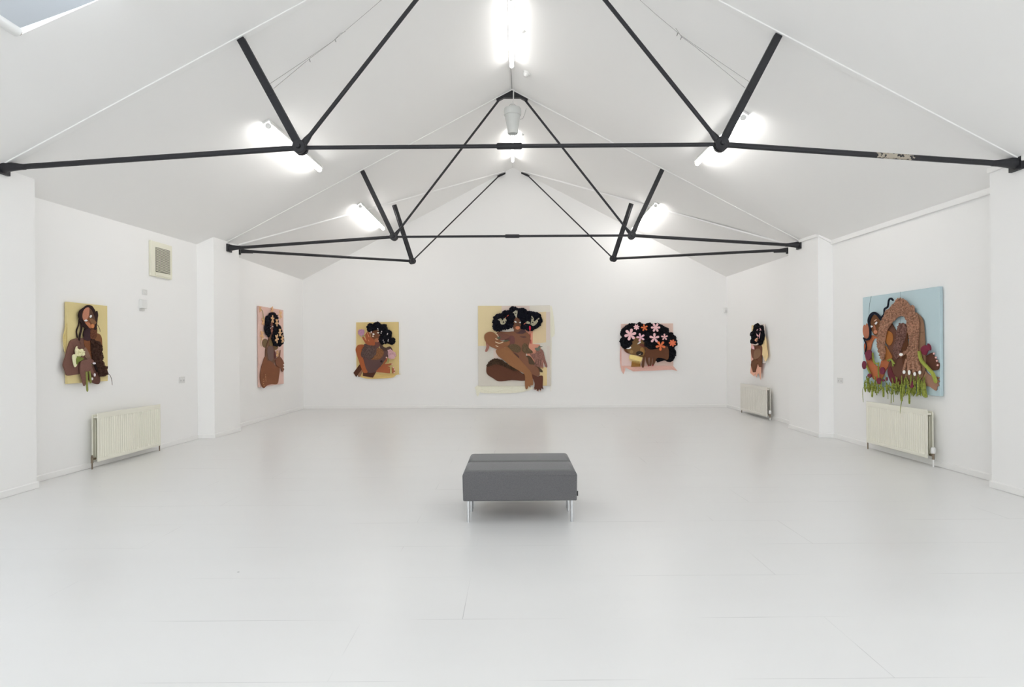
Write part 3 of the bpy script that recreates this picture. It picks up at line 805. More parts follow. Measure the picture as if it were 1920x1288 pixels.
class Art:
    def __init__(s, label, A, B, crop, scale, corners, ccol, thick=.035, gap=.008, kind='canvas'):
        s.A, s.B, s.crop, s.k, s.front = A, B, crop, scale, thick + gap
        e, n, a0, ss, z = wall_quad(A, B, [s.im(*c) for c in corners], s.front)
        s.e, s.n, s.a0 = e, n, a0
        s0, s1 = sorted(((ss[0] + ss[3]) / 2, (ss[1] + ss[2]) / 2)); z1, z0 = (z[0] + z[1]) / 2, (z[2] + z[3]) / 2
        s.s0, s.s1, s.z0, s.z1 = s0, s1, z0, z1
        s.root = thing('textile_artwork', label, 'artwork', a0 + e * (s0 + s1) / 2 + Vector((0, 0, z0)), 'textile artworks on the gallery walls')
        m = MB(); m.obox(a0 + e * s0 + n * gap + Vector((0, 0, z0)), e * (s1 - s0), n * thick, Vector((0, 0, z1 - z0)))
        s.canvas = m.build('canvas', cloth(ccol, kind), s.root, .006)
    def im(s, x, y): return (s.crop[0] + x * s.k, s.crop[1] + y * s.k)
    def P(s, x, y, d): return on_plane(*s.im(x, y), s.A, s.B, s.front + d)
    def piece(s, name, col, pts, lay=.004, th=.006, kind='felt', smooth=True, parent=None, knobs=0, kr=.012, label=None, folds=None, sub=4):
        """a cut shape sewn on at height lay above the canvas"""
        poly = catmull(pts, True, sub) if smooth else pts
        m = MB()
        m.prism([s.P(x, y, lay + th) for x, y in poly], s.n * -th)
        if knobs:
            xs = [p[0] for p in poly]; ys = [p[1] for p in poly]
            done = 0; tries = 0
            while done < knobs and tries < knobs * 30:
                tries += 1
                q = (random.uniform(min(xs), max(xs)), random.uniform(min(ys), max(ys)))
                if not inside(q, poly): continue
                r = kr * random.uniform(.6, 1.3)
                m.blob(s.P(q[0], q[1], lay + th + r * .1), r, 1, (1, 1, random.uniform(.7, 1.2))); done += 1
            # tufts along the outline break the edge
            L = len(poly); step = max(1, L // max(8, knobs // 4))
            for i in range(0, L, step):
                q = poly[i]; r = kr * random.uniform(.4, .9)
                m.blob(s.P(q[0] + random.uniform(-4, 4), q[1] + random.uniform(-4, 4), lay + th * .6), r, 1)
        if folds:
            for f in folds:
                m.tube([s.P(x, y, lay + th) for x, y in catmull(f, False, 4)], [.003] + [.008] * (4 * (len(f) - 1) - 1) + [.003], 8)
        o = m.build(name, cloth(col, kind), parent or s.root)
        if label: o['label'] = label
        return o
    def cord(s, name, col, lines, r, lay=.012, kind='felt', parent=None, n=6, label=None):
        m = MB()
        for L in lines:
            pts = catmull(L, False, 4)
            rr = [r] * len(pts); rr[-1] = r * .5
            m.tube([s.P(x, y, lay) for x, y in pts], rr, n)
        o = m.build(name, cloth(col, kind), parent or s.root)
        if label: o['label'] = label
        return o
    def dots(s, name, col, pts, r, lay=.012, parent=None, kind='felt', squash=(1, 1, 1)):
        for x, y in pts:
            m = MB(); m.blob(s.P(x, y, lay), r, 2, squash); m.build(name, cloth(col, kind), parent or s.root)
    def flower(s, name, col, c, R, n, rot=0, lay=.03, w=.3, parent=None):
        """R in metres, n long petals round a small centre"""
        o0 = s.P(c[0], c[1], lay)
        m = MB()
        for k in range(n):
            a = rot + 2 * math.pi * k / n
            d = s.e * math.cos(a) + Vector((0, 0, math.sin(a)))
            t = s.e * -math.sin(a) + Vector((0, 0, math.cos(a)))
            prof = [(.1, .1), (.3, .24), (.6, .36), (.82, .36), (.95, .24), (1, .08)]
            out = [o0 + d * R * q + t * R * v * w * 1.6 for q, v in prof] + [o0 + d * R * q - t * R * v * w * 1.6 for q, v in prof[::-1]]
            m.prism([p + s.n * .006 for p in out], s.n * -.012)
        m.blob(o0 + s.n * .004, R * .14, 1)
        return m.build(name, cloth(col), parent or s.root)

# ---- 1: yellow portrait with white flowers, left wall
a = Art('yellow-ground portrait of a long-necked figure holding white flowers, left wall above the radiator', LA, LB, (90, 550), .1552, [(236, 102), (716, 150), (727, 1058), (236, 1094)], (206, 190, 140))
a.piece('frayed_cloth', (203, 184, 128), [(222, 368), (233, 380), (218, 480), (214, 620), (226, 720), (206, 690), (190, 540), (205, 460)], -.02, .012, folds=[[(224, 380), (205, 500), (212, 640)]])
a.piece('shoulder', (122, 82, 56), [(575, 490), (620, 490), (648, 530), (656, 600), (655, 690), (600, 660), (570, 570)], .002)
a.piece('upper_arm', (110, 79, 70), [(300, 558), (380, 540), (450, 542), (520, 560), (560, 640), (590, 800), (600, 900), (560, 870), (470, 800), (440, 830), (395, 920), (390, 970), (310, 985), (232, 990), (205, 920), (186, 860), (215, 760), (240, 660), (265, 590)], .004, .012, folds=[[(290, 600), (330, 680), (320, 760)], [(380, 560), (400, 620)]])
a.piece('thigh', (92, 64, 56), [(330, 880), (400, 900), (560, 870), (610, 950), (632, 1040), (618, 1092), (560, 1090), (480, 1040), (440, 960), (390, 970)], .008)
a.piece('chest', (118, 74, 50), [(440, 555), (520, 550), (545, 700), (555, 840), (500, 790), (450, 650)], .017, .004)
a.piece('chest', (126, 98, 84), [(450, 650), (500, 730), (520, 800), (470, 790), (430, 730)], .018, .004)
a.piece('neck', (60, 42, 46), [(450, 440), (520, 425), (522, 560), (440, 556)], .018, .008)
a.piece('neck', (96, 60, 44), [(518, 430), (586, 400), (592, 500), (562, 562), (520, 562)], .02, .008, 'wool')
a.piece('gathered_sleeve', (64, 44, 36), [(528, 575), (590, 580), (630, 602), (655, 660), (646, 700), (662, 760), (660, 820), (690, 890), (712, 892), (704, 935), (722, 965), (690, 990), (632, 995), (612, 930), (582, 860), (550, 800), (535, 700)], .02, .014, 'ruffle', knobs=150, kr=.016)
a.piece('seam_strip', (38, 28, 28), [(520, 570), (540, 575), (585, 800), (605, 940), (585, 930), (545, 790)], .022, .008)
f = a.piece('face', (128, 84, 64), [(480, 165), (530, 190), (560, 260), (582, 330), (574, 400), (540, 435), (490, 410), (440, 350), (415, 285), (425, 215), (450, 180)], .02, .008)
a.piece('forehead', (176, 120, 98), [(478, 170), (500, 176), (498, 250), (470, 315), (440, 335), (417, 280), (428, 215), (452, 182)], .028, .004, parent=f)
a.piece('cheek', (174, 112, 80), [(450, 350), (500, 355), (520, 400), (510, 418), (480, 402)], .028, .004, parent=f)
a.piece('cheek', (90, 66, 54), [(510, 180), (552, 245), (580, 330), (540, 340), (510, 280), (504, 220)], .028, .004, parent=f)
a.piece('nose', (128, 92, 66), [(495, 300), (545, 310), (585, 352), (560, 375), (520, 350)], .032, .005, parent=f)
a.piece('mouth', (188, 122, 80), ell(540, 395, 20, 26), .032, .005, parent=f)
for q in ([(438, 330), (460, 316), (480, 328), (460, 340)], [(505, 286), (516, 262), (532, 268), (520, 294)]):
    a.piece('eye', (238, 238, 238), q, .034, .003, parent=f)
h = a.piece('hair', (48, 34, 34), [(398, 200), (440, 170), (480, 142), (530, 150), (562, 190), (580, 225), (597, 212), (607, 260), (602, 300), (592, 380), (586, 430), (566, 430), (580, 340), (556, 250), (525, 190), (482, 166), (442, 186), (417, 230), (417, 300), (452, 362), (492, 412), (472, 432), (430, 402), (400, 350), (374, 280), (380, 230)], .024, .012)
a.cord('braid', (48, 34, 34), [[(380, 300), (370, 380), (345, 450), (350, 510), (357, 540)]], .008, parent=h)
a.cord('braid', (48, 34, 34), [[(398, 330), (404, 420), (386, 500), (375, 570)]], .012, .02, parent=h)
a.cord('braid', (48, 34, 34), [[(452, 425), (430, 480), (435, 525)]], .009, parent=h)
a.cord('braid', (90, 70, 58), [[(600, 380), (622, 425), (631, 465)]], .003, parent=h)
fl = a.piece('white_flower', (224, 217, 178), [(335, 690), (350, 645), (370, 680), (410, 685), (440, 710), (420, 745), (380, 762), (345, 742)], .03, .012, knobs=14, kr=.018)
a.piece('petal', (226, 220, 182), [(300, 750), (342, 740), (362, 830), (330, 892), (305, 820)], .022, .01, parent=fl)
a.piece('leaf', (112, 122, 60), [(350, 790), (375, 760), (402, 770), (435, 788), (410, 810), (372, 832), (355, 860)], .034, .01, parent=fl)
hd = a.piece('hand', (114, 82, 74), [(400, 830), (450, 802), (530, 795), (560, 830), (522, 850), (532, 900), (500, 945), (462, 940), (470, 1000), (460, 1088), (440, 1120), (425, 1085), (402, 1000), (390, 930)], .03, .01)
a.piece('finger', (112, 80, 72), [(500, 935), (530, 900), (552, 940), (572, 1000), (560, 1010), (530, 970)], .036, .008, parent=hd)
for q in (ell(560, 845, 18, 12), ell(566, 985, 11, 20), ell(535, 1032, 12, 16)):
    a.piece('fingernail', (212, 206, 210), q, .046, .003, parent=hd)
a.cord('flower_stem', (130, 134, 74), [[(466, 945), (470, 1080), (476, 1188)]], .012, .045)
a.cord('flower_stem', (130, 134, 74), [[(500, 940), (512, 1020), (516, 1085)]], .012, .045)
a.cord('loose_thread', (74, 56, 44), [[(718, 972), (750, 990), (770, 1050), (776, 1110)]], .003, .03)

# ---- 2: tall pink piece, far left wall
a = Art('tall narrow pink artwork of a dark-haired figure with tan flowers, far left wall', LFA, LFB, (465, 560), .13975, [(150, 98), (475, 152), (481, 1140), (150, 1190)], (210, 178, 168))
a.piece('shoulder', (106, 86, 62), ell(232, 597, 40, 60), .003)
a.piece('shoulder', (112, 88, 60), [(340, 615), (398, 625), (398, 670), (360, 685)], .003)
a.piece('torso', (104, 76, 60), [(285, 490), (326, 482), (338, 560), (348, 620), (362, 700), (356, 860), (330, 890), (250, 850), (235, 760), (242, 650), (272, 560)], .006, .01)
a.piece('torso_panel', (108, 86, 80), [(270, 650), (330, 640), (345, 740), (330, 830), (280, 820), (262, 740)], .017, .004)
a.piece('torso_panel', (118, 98, 66), [(290, 560), (320, 550), (332, 600), (320, 632), (290, 625)], .017, .004)
a.piece('skirt', (122, 78, 56), [(200, 865), (235, 775), (262, 832), (290, 830), (345, 870), (372, 900), (426, 930), (416, 1050), (396, 1140), (320, 1146), (260, 1162), (210, 1200), (175, 1130), (165, 1040), (180, 935)], .012, .01)
a.dots('bead', (205, 170, 130), [(234, 1022), (236, 1050), (240, 1078), (206, 1080), (210, 1110), (244, 1104), (208, 1140), (214, 1168)], .008, .026)
f = a.piece('face', (116, 76, 66), [(302, 330), (330, 298), (346, 360), (342, 430), (326, 484), (306, 450), (296, 390)], .022, .008)
a.piece('eye', (236, 228, 220), ell(303, 382, 8, 17), .032, .003, parent=f)
a.piece('eye', (236, 228, 220), ell(333, 372, 6, 8), .032, .003, parent=f)
a.piece('mouth', (160, 110, 92), ell(322, 435, 9, 16), .032, .003, parent=f)
for q in ([(290, 202), (330, 190), (376, 215), (396, 260), (401, 320), (412, 370), (432, 368), (446, 420), (460, 470), (466, 580), (442, 620), (400, 632), (350, 616), (330, 540), (334, 470), (346, 420), (348, 350), (334, 292), (304, 320), (294, 400), (302, 470), (275, 502), (240, 450), (232, 390), (240, 310), (250, 240), (290, 236)],):
    a.piece('hair', (30, 30, 36), q, .02, .02, 'hair', knobs=240, kr=.028, sub=3)
a.piece('hand', (116, 76, 58), [(372, 822), (410, 780), (440, 786), (470, 830), (486, 872), (468, 880), (486, 908), (468, 920), (486, 945), (464, 980), (448, 935), (420, 920), (384, 890)], .02, .01)
a.piece('finger', (124, 86, 66), [(414, 785), (424, 730), (432, 690), (438, 702), (428, 790)], .024, .008)
a.piece('pendant', (84, 48, 48), [(355, 700), (375, 740), (370, 805), (352, 790)], .014, .006)
for i, (c, R, n) in enumerate((((325, 150), .075, 5), ((435, 215), .1, 5), ((210, 300), .1, 5), ((190, 490), .1, 5), ((330, 275), .085, 5), ((388, 318), .085, 5), ((430, 455), .09, 6), ((387, 535), .1, 5), ((462, 545), .085, 5), ((396, 740), .085, 5), ((165, 142), .06, 5))):
    a.flower('flower', (212, 172, 132), c, R, n, i * .7, .08 if 230 < c[0] < 470 and 180 < c[1] < 640 else .014, .34)
a.cord('flower_stem', (148, 140, 104), [[(168, 140), (195, 170), (206, 250), (208, 300)]], .008, .016)
a.cord('flower_stem', (176, 164, 120), [[(186, 520), (170, 570), (181, 642)]], .006, .016)
a.cord('loose_thread', (120, 100, 80), [[(470, 440), (480, 520), (488, 575)]], .005, .02)

# ---- 3: small yellow piece, back wall left
a = Art('small yellow artwork with two mauve flowers and white hair beads, back wall left', BL, BR, (650, 590), .1048, [(166, 133), (925, 133), (935, 1064), (176, 1064)], (205, 183, 128))
a.piece('fabric_drape', (207, 180, 118), [(230, 1058), (935, 1060), (885, 1078), (820, 1125), (650, 1140), (400, 1146), (290, 1130), (232, 1100)], -.02, .012, folds=[[(300, 1090), (600, 1100), (880, 1075)], [(420, 1125), (700, 1120)]])
a.piece('skirt_panel', (80, 50, 38), [(120, 1040), (230, 890), (262, 900), (268, 980), (170, 1115)], .003, .008, smooth=False)
a.piece('skirt_panel', (136, 100, 78), [(200, 1080), (268, 980), (290, 1010), (240, 1110), (205, 1112)], .003, .006, smooth=False)
a.piece('skirt_panel', (80, 52, 42), [(290, 1030), (530, 1018), (470, 1126), (290, 1096)], .005, .008, smooth=False)
a.piece('neck', (80, 62, 56), [(575, 480), (630, 490), (645, 560), (700, 590), (735, 575), (780, 570), (815, 620), (820, 655), (780, 642), (748, 655), (745, 740), (700, 790), (650, 720), (600, 600)], .004, .01)
a.piece('neck', (106, 70, 64), [(505, 485), (582, 485), (582, 560), (540, 605), (500, 555)], .008, .008)
a.piece('torso', (92, 70, 68), [(300, 540), (400, 512), (520, 550), (640, 640), (740, 660), (722, 750), (650, 860), (580, 960), (520, 1025), (380, 1036), (330, 950), (285, 800), (248, 720), (255, 670)], .01, .012)
a.piece('upper_arm', (152, 86, 54), [(160, 640), (186, 560), (230, 535), (302, 540), (312, 600), (272, 700), (300, 800), (340, 950), (376, 1030), (300, 1036), (260, 950), (215, 820)], .018, .008)
a.piece('gathered_ruff', (98, 80, 76), [(260, 690), (300, 590), (390, 545), (480, 572), (525, 622), (516, 700), (440, 790), (400, 800), (340, 762), (280, 762)], .02, .012, 'ruffle', knobs=120, kr=.018)
a.piece('chest', (126, 86, 58), [(540, 600), (640, 625), (662, 700), (612, 780), (540, 805), (430, 800), (430, 750), (520, 720)], .022, .006, 'wool')
a.piece('button', (44, 34, 34), ell(620, 835, 20), .026, .006)
f = a.piece('face', (106, 70, 50), [(428, 300), (470, 268), (530, 250), (577, 270), (602, 320), (602, 380), (582, 440), (580, 482), (520, 486), (480, 470), (450, 422), (428, 370)], .018, .008)
a.piece('chin', (160, 102, 72), [(500, 440), (545, 420), (580, 432), (580, 482), (510, 488)], .026, .004, parent=f)
a.piece('cheek', (140, 98, 84), ell(585, 365, 14, 20), .027, .003, parent=f)
for q in ([(458, 346), (480, 332), (500, 350), (478, 363)], [(543, 323), (563, 311), (587, 322), (566, 335)]):
    a.piece('eye', (236, 228, 214), q, .03, .003, parent=f)
a.piece('earring', (224, 200, 180), ell(471, 384, 14, 13), .03, .006)
a.piece('lip', (205, 160, 140), ell(570, 470, 14, 12), .032, .004, parent=f)
a.piece('hair', (26, 26, 31), [(368, 215), (400, 170), (450, 168), (472, 190), (500, 150), (545, 138), (587, 155), (602, 192), (650, 180), (702, 190), (722, 260), (742, 278), (790, 300), (802, 350), (790, 420), (840, 418), (862, 460), (840, 515), (800, 522), (740, 510), (680, 510), (640, 526), (600, 490), (583, 440), (603, 380), (597, 310), (562, 245), (520, 257), (460, 277), (430, 302), (400, 292), (375, 262)], .022, .02, 'hair', knobs=260, kr=.03, sub=3)
a.dots('hair_bead', (236, 216, 214), [(557, 250), (562, 275), (440, 302), (438, 322), (625, 300), (616, 330), (732, 338), (727, 358), (748, 446), (741, 470), (656, 458), (668, 488)], .013, .066)
hd = a.piece('hand', (152, 86, 58), [(330, 372), (346, 336), (376, 300), (402, 330), (432, 400), (482, 440), (502, 490), (502, 545), (430, 552), (350, 522), (310, 470), (278, 410), (300, 395), (345, 452)], .032, .008)
a.cord('finger_gap', (216, 160, 120), [[(372, 320), (386, 365), (402, 402)], [(328, 428), (352, 464)], [(388, 448), (402, 476)]], .007, .041, parent=hd)
a.cord('flower_stem', (142, 146, 92), [[(270, 370), (300, 380), (322, 365)]], .012, .03)
a.piece('flower', (184, 144, 168), [(210, 330), (215, 290), (255, 268), (310, 285), (312, 330), (275, 382), (235, 366)], .02, .012, knobs=20, kr=.022, label='small mauve flower above the raised hand')
hd = a.piece('forearm', (152, 87, 59), [(528, 1020), (570, 960), (640, 890), (700, 790), (724, 758), (722, 820), (682, 882), (790, 870), (815, 885), (790, 906), (730, 916), (780, 940), (840, 948), (842, 975), (864, 1000), (850, 1042), (790, 1050), (650, 1036)], .026, .01)
for q in ((712, 765), (812, 887), (836, 945), (854, 988), (850, 1034)):
    a.piece('fingernail', (226, 184, 170), ell(q[0], q[1], 13), .038, .003, parent=hd)
a.cord('finger_gap', (196, 150, 104), [[(735, 912), (765, 935), (790, 938)], [(750, 966), (820, 968)]], .005, .037, parent=hd)
a.piece('flower', (196, 158, 162), [(740, 640), (782, 618), (812, 640), (862, 680), (877, 730), (842, 786), (790, 792), (745, 772), (742, 700)], .03, .014, knobs=16, kr=.02, label='larger pink-mauve flower above the lower hand')
a.cord('flower_stem', (142, 150, 96), [[(752, 785), (738, 830), (742, 862)]], .012, .034)
a.piece('leaf', (186, 176, 116), [(780, 900), (802, 900), (810, 1052), (775, 1052)], .042, .004, smooth=False)

# ---- 4: large centre piece, back wall
a = Art('large patchwork artwork of a seated figure with bird hair clips, centre of back wall', BL, BR, (880, 560), .14757, [(109, 88), (1030, 88), (1030, 1109), (110, 1109)], (205, 200, 190))
for col, q in (((214, 198, 158), [(111, 90), (410, 90), (410, 350), (310, 600), (111, 600)]), ((213, 196, 186), [(410, 90), (765, 90), (765, 170), (410, 170)]), ((216, 211, 200), [(765, 90), (1028, 90), (1028, 168), (765, 168)]),
               ((212, 192, 156), [(805, 200), (820, 180), (975, 165), (975, 555), (805, 575)]), ((207, 194, 188), [(975, 168), (1028, 168), (1028, 520), (975, 530)]), ((206, 146, 124), [(670, 390), (808, 390), (806, 576), (895, 582), (940, 740), (940, 890), (830, 860), (740, 730), (720, 680)]),
               ((208, 193, 183), [(305, 640), (420, 640), (430, 780), (310, 780)]), ((216, 194, 146), [(895, 870), (985, 870), (985, 1105), (900, 1105)]), ((204, 195, 186), [(985, 600), (1028, 600), (1028, 1105), (985, 1105)])):
    a.piece('ground_patch', col, q, .0005, .0025, 'canvas', smooth=False)
a.piece('muslin_drape', (228, 223, 206), [(1032, 100), (1060, 160), (1080, 340), (1083, 456), (1032, 462)], -.03, .012, folds=[[(1045, 150), (1060, 300), (1058, 440)]])
a.piece('muslin_drape', (228, 223, 205), [(112, 1110), (135, 1190), (300, 1202), (600, 1196), (800, 1150), (722, 1112)], -.03, .012, folds=[[(140, 1140), (300, 1180), (520, 1140)], [(400, 1130), (640, 1180), (740, 1130)]])
a.piece('muslin_drape', (228, 223, 205), [(86, 1112), (130, 1112), (130, 1200), (102, 1240), (85, 1180)], -.014, .01)
a.piece('muslin_drape', (224, 219, 207), [(1032, 462), (1046, 472), (1040, 1100), (1031, 1110)], -.03, .01)
a.piece('sleeve', (86, 72, 58), [(705, 735), (770, 730), (820, 800), (852, 850), (920, 900), (930, 936), (880, 922), (770, 862), (730, 800)], .004, .008)
a.piece('lower_leg', (92, 60, 47), [(215, 902), (230, 830), (290, 776), (370, 770), (430, 800), (520, 850), (620, 910), (700, 960), (830, 960), (850, 1000), (706, 1042), (540, 1036), (380, 1050), (300, 1010), (230, 962)], .006, .012)
a.piece('fur_trim', (72, 56, 44), [(224, 850), (290, 772), (380, 768), (440, 800), (520, 856), (604, 906), (560, 908), (450, 862), (350, 826), (262, 850)], .018, .008, 'wool', knobs=90, kr=.02)
ft = a.piece('foot', (92, 58, 48), [(800, 962), (860, 986), (920, 976), (936, 1000), (933, 1110), (942, 1152), (916, 1140), (906, 1176), (886, 1150), (872, 1178), (850, 1150), (838, 1160), (820, 1150), (830, 1080), (806, 1012)], .016, .01)
for q in ((830, 1152), (855, 1165), (880, 1170), (905, 1168)):
    a.piece('toenail', (196, 168, 150), ell(q[0], q[1], 5, 9), .027, .003, parent=ft)
a.piece('neck', (90, 68, 70), [(565, 400), (660, 370), (722, 420), (690, 455), (600, 445)], .006, .006)
a.piece('torso', (124, 86, 68), [(345, 442), (380, 416), (480, 420), (570, 415), (602, 440), (680, 446), (722, 425), (766, 460), (776, 510), (756, 590), (752, 620), (722, 690), (722, 730), (747, 760), (762, 830), (830, 842), (886, 900), (886, 980), (790, 962), (700, 880), (600, 762), (520, 682), (480, 600), (540, 562), (450, 472), (382, 482)], .012, .01)
a.piece('chest', (108, 71, 68), [(450, 480), (562, 475), (572, 570), (500, 602), (455, 542)], .023, .004)
a.piece('chest', (96, 79, 60), [(490, 612), (540, 575), (620, 590), (656, 640), (630, 682), (560, 672)], .023, .005, 'wool')
a.piece('chest', (96, 79, 60), [(665, 622), (690, 570), (730, 575), (760, 630), (800, 665), (800, 690), (722, 697), (680, 672)], .024, .005, 'wool')
a.piece('chest', (92, 66, 58), [(510, 682), (580, 690), (630, 730), (620, 755), (560, 735)], .023, .004)
a.piece('collar_bone', (100, 72, 66), [(640, 480), (700, 475), (725, 490), (690, 500)], .023, .003)
a.piece('thigh', (140, 98, 68), [(340, 650), (442, 622), (490, 612), (560, 690), (640, 770), (722, 860), (780, 930), (802, 1000), (812, 1080), (795, 1105), (780, 1098), (772, 1132), (755, 1110), (742, 1140), (718, 1150), (706, 1090), (700, 962), (620, 912), (520, 850), (422, 770), (360, 722)], .026, .01)
hd = a.piece('hand', (134, 92, 66), [(190, 500), (200, 450), (250, 420), (300, 425), (346, 460), (366, 510), (420, 541), (512, 540), (500, 592), (440, 622), (376, 646), (320, 630), (260, 602), (210, 550)], .034, .01)
a.piece('finger', (154, 106, 94), [(212, 555), (256, 590), (230, 666), (200, 669), (216, 610)], .03, .01, parent=hd)
a.cord('finger_gap', (228, 206, 178), [[(328, 548), (380, 566), (434, 550)], [(332, 505), (350, 516), (366, 520)], [(334, 596), (352, 604), (368, 608)], [(336, 448), (360, 462), (366, 490)]], .009, .046, parent=hd)
a.piece('hand', (112, 76, 66), [(350, 470), (400, 440), (470, 450), (520, 480), (470, 510), (400, 530), (366, 510)], .037, .008)
a.piece('leaf', (86, 90, 72), [(432, 540), (470, 524), (500, 524), (490, 540), (450, 548)], .047, .003)
a.piece('leaf', (84, 90, 76), [(352, 490), (380, 480), (400, 490), (380, 512), (362, 508)], .047, .003)
hd = a.piece('hand', (134, 97, 87), [(770, 700), (840, 696), (852, 650), (900, 640), (936, 662), (962, 760), (992, 860), (966, 866), (932, 782), (932, 862), (906, 860), (900, 882), (880, 872), (862, 850), (850, 862), (838, 850), (822, 862), (832, 800), (802, 750)], .03, .01, 'wool')
a.cord('finger_gap', (104, 78, 70), [[(850, 780), (846, 850)], [(880, 770), (874, 855)], [(908, 770), (904, 850)]], .006, .042, parent=hd)
a.piece('bird_clip', (104, 110, 98), [(830, 632), (870, 620), (886, 595), (898, 604), (932, 606), (896, 622), (900, 650), (860, 662)], .042, .006)
f = a.piece('face', (112, 78, 62), [(590, 228), (626, 246), (656, 280), (667, 320), (660, 370), (642, 412), (600, 432), (570, 402), (550, 350), (556, 300), (572, 260)], .03, .01)
a.piece('nose', (98, 72, 58), [(600, 290), (622, 290), (634, 340), (612, 350), (594, 340)], .041, .004, parent=f)
a.piece('mouth', (190, 122, 90), ell(614, 370, 28, 22), .041, .005, parent=f)
for q in ([(570, 290), (586, 284), (602, 300), (586, 304)], [(632, 302), (652, 294), (668, 302), (650, 312)]):
    a.piece('eye', (236, 230, 224), q, .045, .003, parent=f)
a.piece('hair', (25, 26, 34), [(300, 300), (320, 230), (370, 200), (420, 196), (440, 160), (500, 156), (520, 115), (570, 110), (610, 130), (640, 130), (690, 130), (732, 165), (780, 165), (830, 180), (890, 196), (912, 240), (917, 290), (882, 350), (830, 380), (780, 402), (722, 392), (664, 372), (667, 310), (640, 255), (590, 225), (566, 262), (548, 350), (480, 380), (410, 396), (340, 406), (310, 370)], .026, .025, 'hair', knobs=420, kr=.034, sub=3)
b1 = a.piece('bird_clip', (158, 152, 130), [(362, 265), (400, 250), (422, 275), (440, 250), (466, 255), (471, 290), (440, 326), (400, 322), (390, 286)], .075, .01, 'wool', label='left of the three bird hair clips, with a red beak')
a.cord('beak', (206, 92, 70), [[(458, 245), (478, 226), (500, 206)]], .008, .082, parent=b1)
a.piece('bird_clip', (158, 154, 136), [(552, 180), (586, 150), (612, 155), (606, 210), (596, 242), (575, 215), (570, 186)], .075, .01, 'wool', label='middle bird hair clip over the forehead')
b2 = a.piece('bird_clip', (156, 150, 128), [(715, 300), (742, 285), (782, 300), (790, 220), (817, 250), (822, 290), (880, 245), (887, 260), (852, 320), (810, 346), (770, 322), (722, 315)], .075, .01, 'wool', label='right bird hair clip with raised wings')
a.cord('beak', (206, 120, 104), [[(722, 305), (705, 316), (690, 328)]], .008, .082, parent=b2)
a.piece('tassel', (206, 40, 66), [(760, 350), (778, 350), (779, 396), (762, 396)], .08, .008)
a.cord('red_thread', (168, 46, 48), [[(772, 440), (774, 500)], [(780, 520), (783, 574)]], .009, .01)

# ---- 5: pink piece with comb, back wall right
a = Art('pink artwork of a head with star flowers and a yellow comb, back wall right', BL, BR, (1150, 590), .09319, [(158, 180), (1205, 180), (1205, 1028), (162, 1028)], (209, 183, 172))
a.piece('fabric_drape', (216, 174, 162), [(150, 1026), (1200, 1026), (1290, 1132), (1180, 1105), (800, 1126), (580, 1130), (400, 1140), (242, 1062), (236, 1120), (206, 1196), (166, 1130)], -.025, .012, smooth=False, folds=[[(200, 1050), (205, 1150)], [(260, 1060), (420, 1115), (700, 1090)], [(1150, 1050), (1220, 1090), (1270, 1120)]])
a.piece('fabric_drape', (214, 168, 158), [(152, 600), (160, 700), (164, 1030), (150, 1060), (134, 850)], -.025, .01)
a.piece('ground_patch', (212, 188, 184), [(163, 690), (230, 700), (330, 800), (370, 940), (360, 1026), (165, 1026)], .0005, .002, 'canvas', smooth=False)
a.piece('hair', (27, 27, 31), [(138, 540), (160, 490), (190, 460), (170, 420), (148, 370), (200, 280), (280, 220), (330, 195), (400, 185), (480, 190), (530, 160), (582, 200), (640, 210), (690, 180), (740, 174), (800, 200), (850, 180), (950, 210), (1020, 240), (1092, 290), (1112, 370), (1150, 368), (1202, 390), (1252, 470), (1272, 560), (1277, 610), (1212, 640), (1242, 720), (1252, 780), (1222, 880), (1170, 922), (1110, 942), (1040, 902), (940, 942), (880, 932), (860, 880), (900, 760), (740, 702), (660, 662), (630, 600), (620, 520), (520, 442), (420, 442), (370, 560), (320, 640), (240, 672), (170, 622)], .008, .028, 'hair', knobs=520, kr=.034, sub=3)
f = a.piece('face', (118, 90, 60), [(380, 500), (440, 428), (560, 440), (622, 530), (642, 600), (642, 740), (602, 862), (480, 822), (340, 792), (310, 760), (268, 682), (340, 640)], .016, .014)
a.piece('ear', (102, 66, 48), [(212, 670), (260, 682), (312, 762), (302, 782), (230, 732)], .016, .01)
a.piece('eyelid', (108, 64, 54), [(520, 612), (560, 580), (632, 610), (652, 660), (602, 652)], .031, .004, parent=f)
a.piece('cheek', (146, 108, 64), [(540, 690), (590, 660), (640, 740), (610, 820), (560, 790)], .031, .004, parent=f)
for q in ([(258, 682), (320, 660), (350, 642), (357, 670), (310, 690)], [(480, 592), (520, 550), (547, 538), (552, 560), (512, 586)]):
    a.piece('eye', (234, 228, 220), q, .036, .003, parent=f)
mt = a.piece('mouth', (56, 47, 40), ell(530, 778, 74, 44), .032, .004, parent=f)
a.piece('nose_ring', (146, 116, 78), ell(366, 746, 36), .032, .005, parent=f)
a.piece('neck', (146, 104, 56), [(372, 930), (540, 940), (546, 1046), (360, 1050)], .01, .008, smooth=False)
a.piece('tooth', (220, 216, 206), [(488, 820), (550, 784), (546, 800)], .05, .003, smooth=False)
cb = MB()
cb.prism([a.P(x, y, .05) for x, y in [(330, 812), (358, 800), (586, 860), (578, 905), (562, 940), (318, 885), (320, 850)]], a.n * -.012)
for k in range(11):
    t = k / 10; x = 330 + (562 - 330) * t; y = 880 + (935 - 880) * t; w = 8
    L = 60 + 12 * math.sin(t * 3)
    cb.prism([a.P(*q, .05) for q in [(x - w, y), (x + w, y + 3), (x + 2 - 18 * t, y + L)]], a.n * -.012)
cb.build('comb', cloth((230, 202, 134)), a.root)['label'] = 'yellow wide-toothed comb'
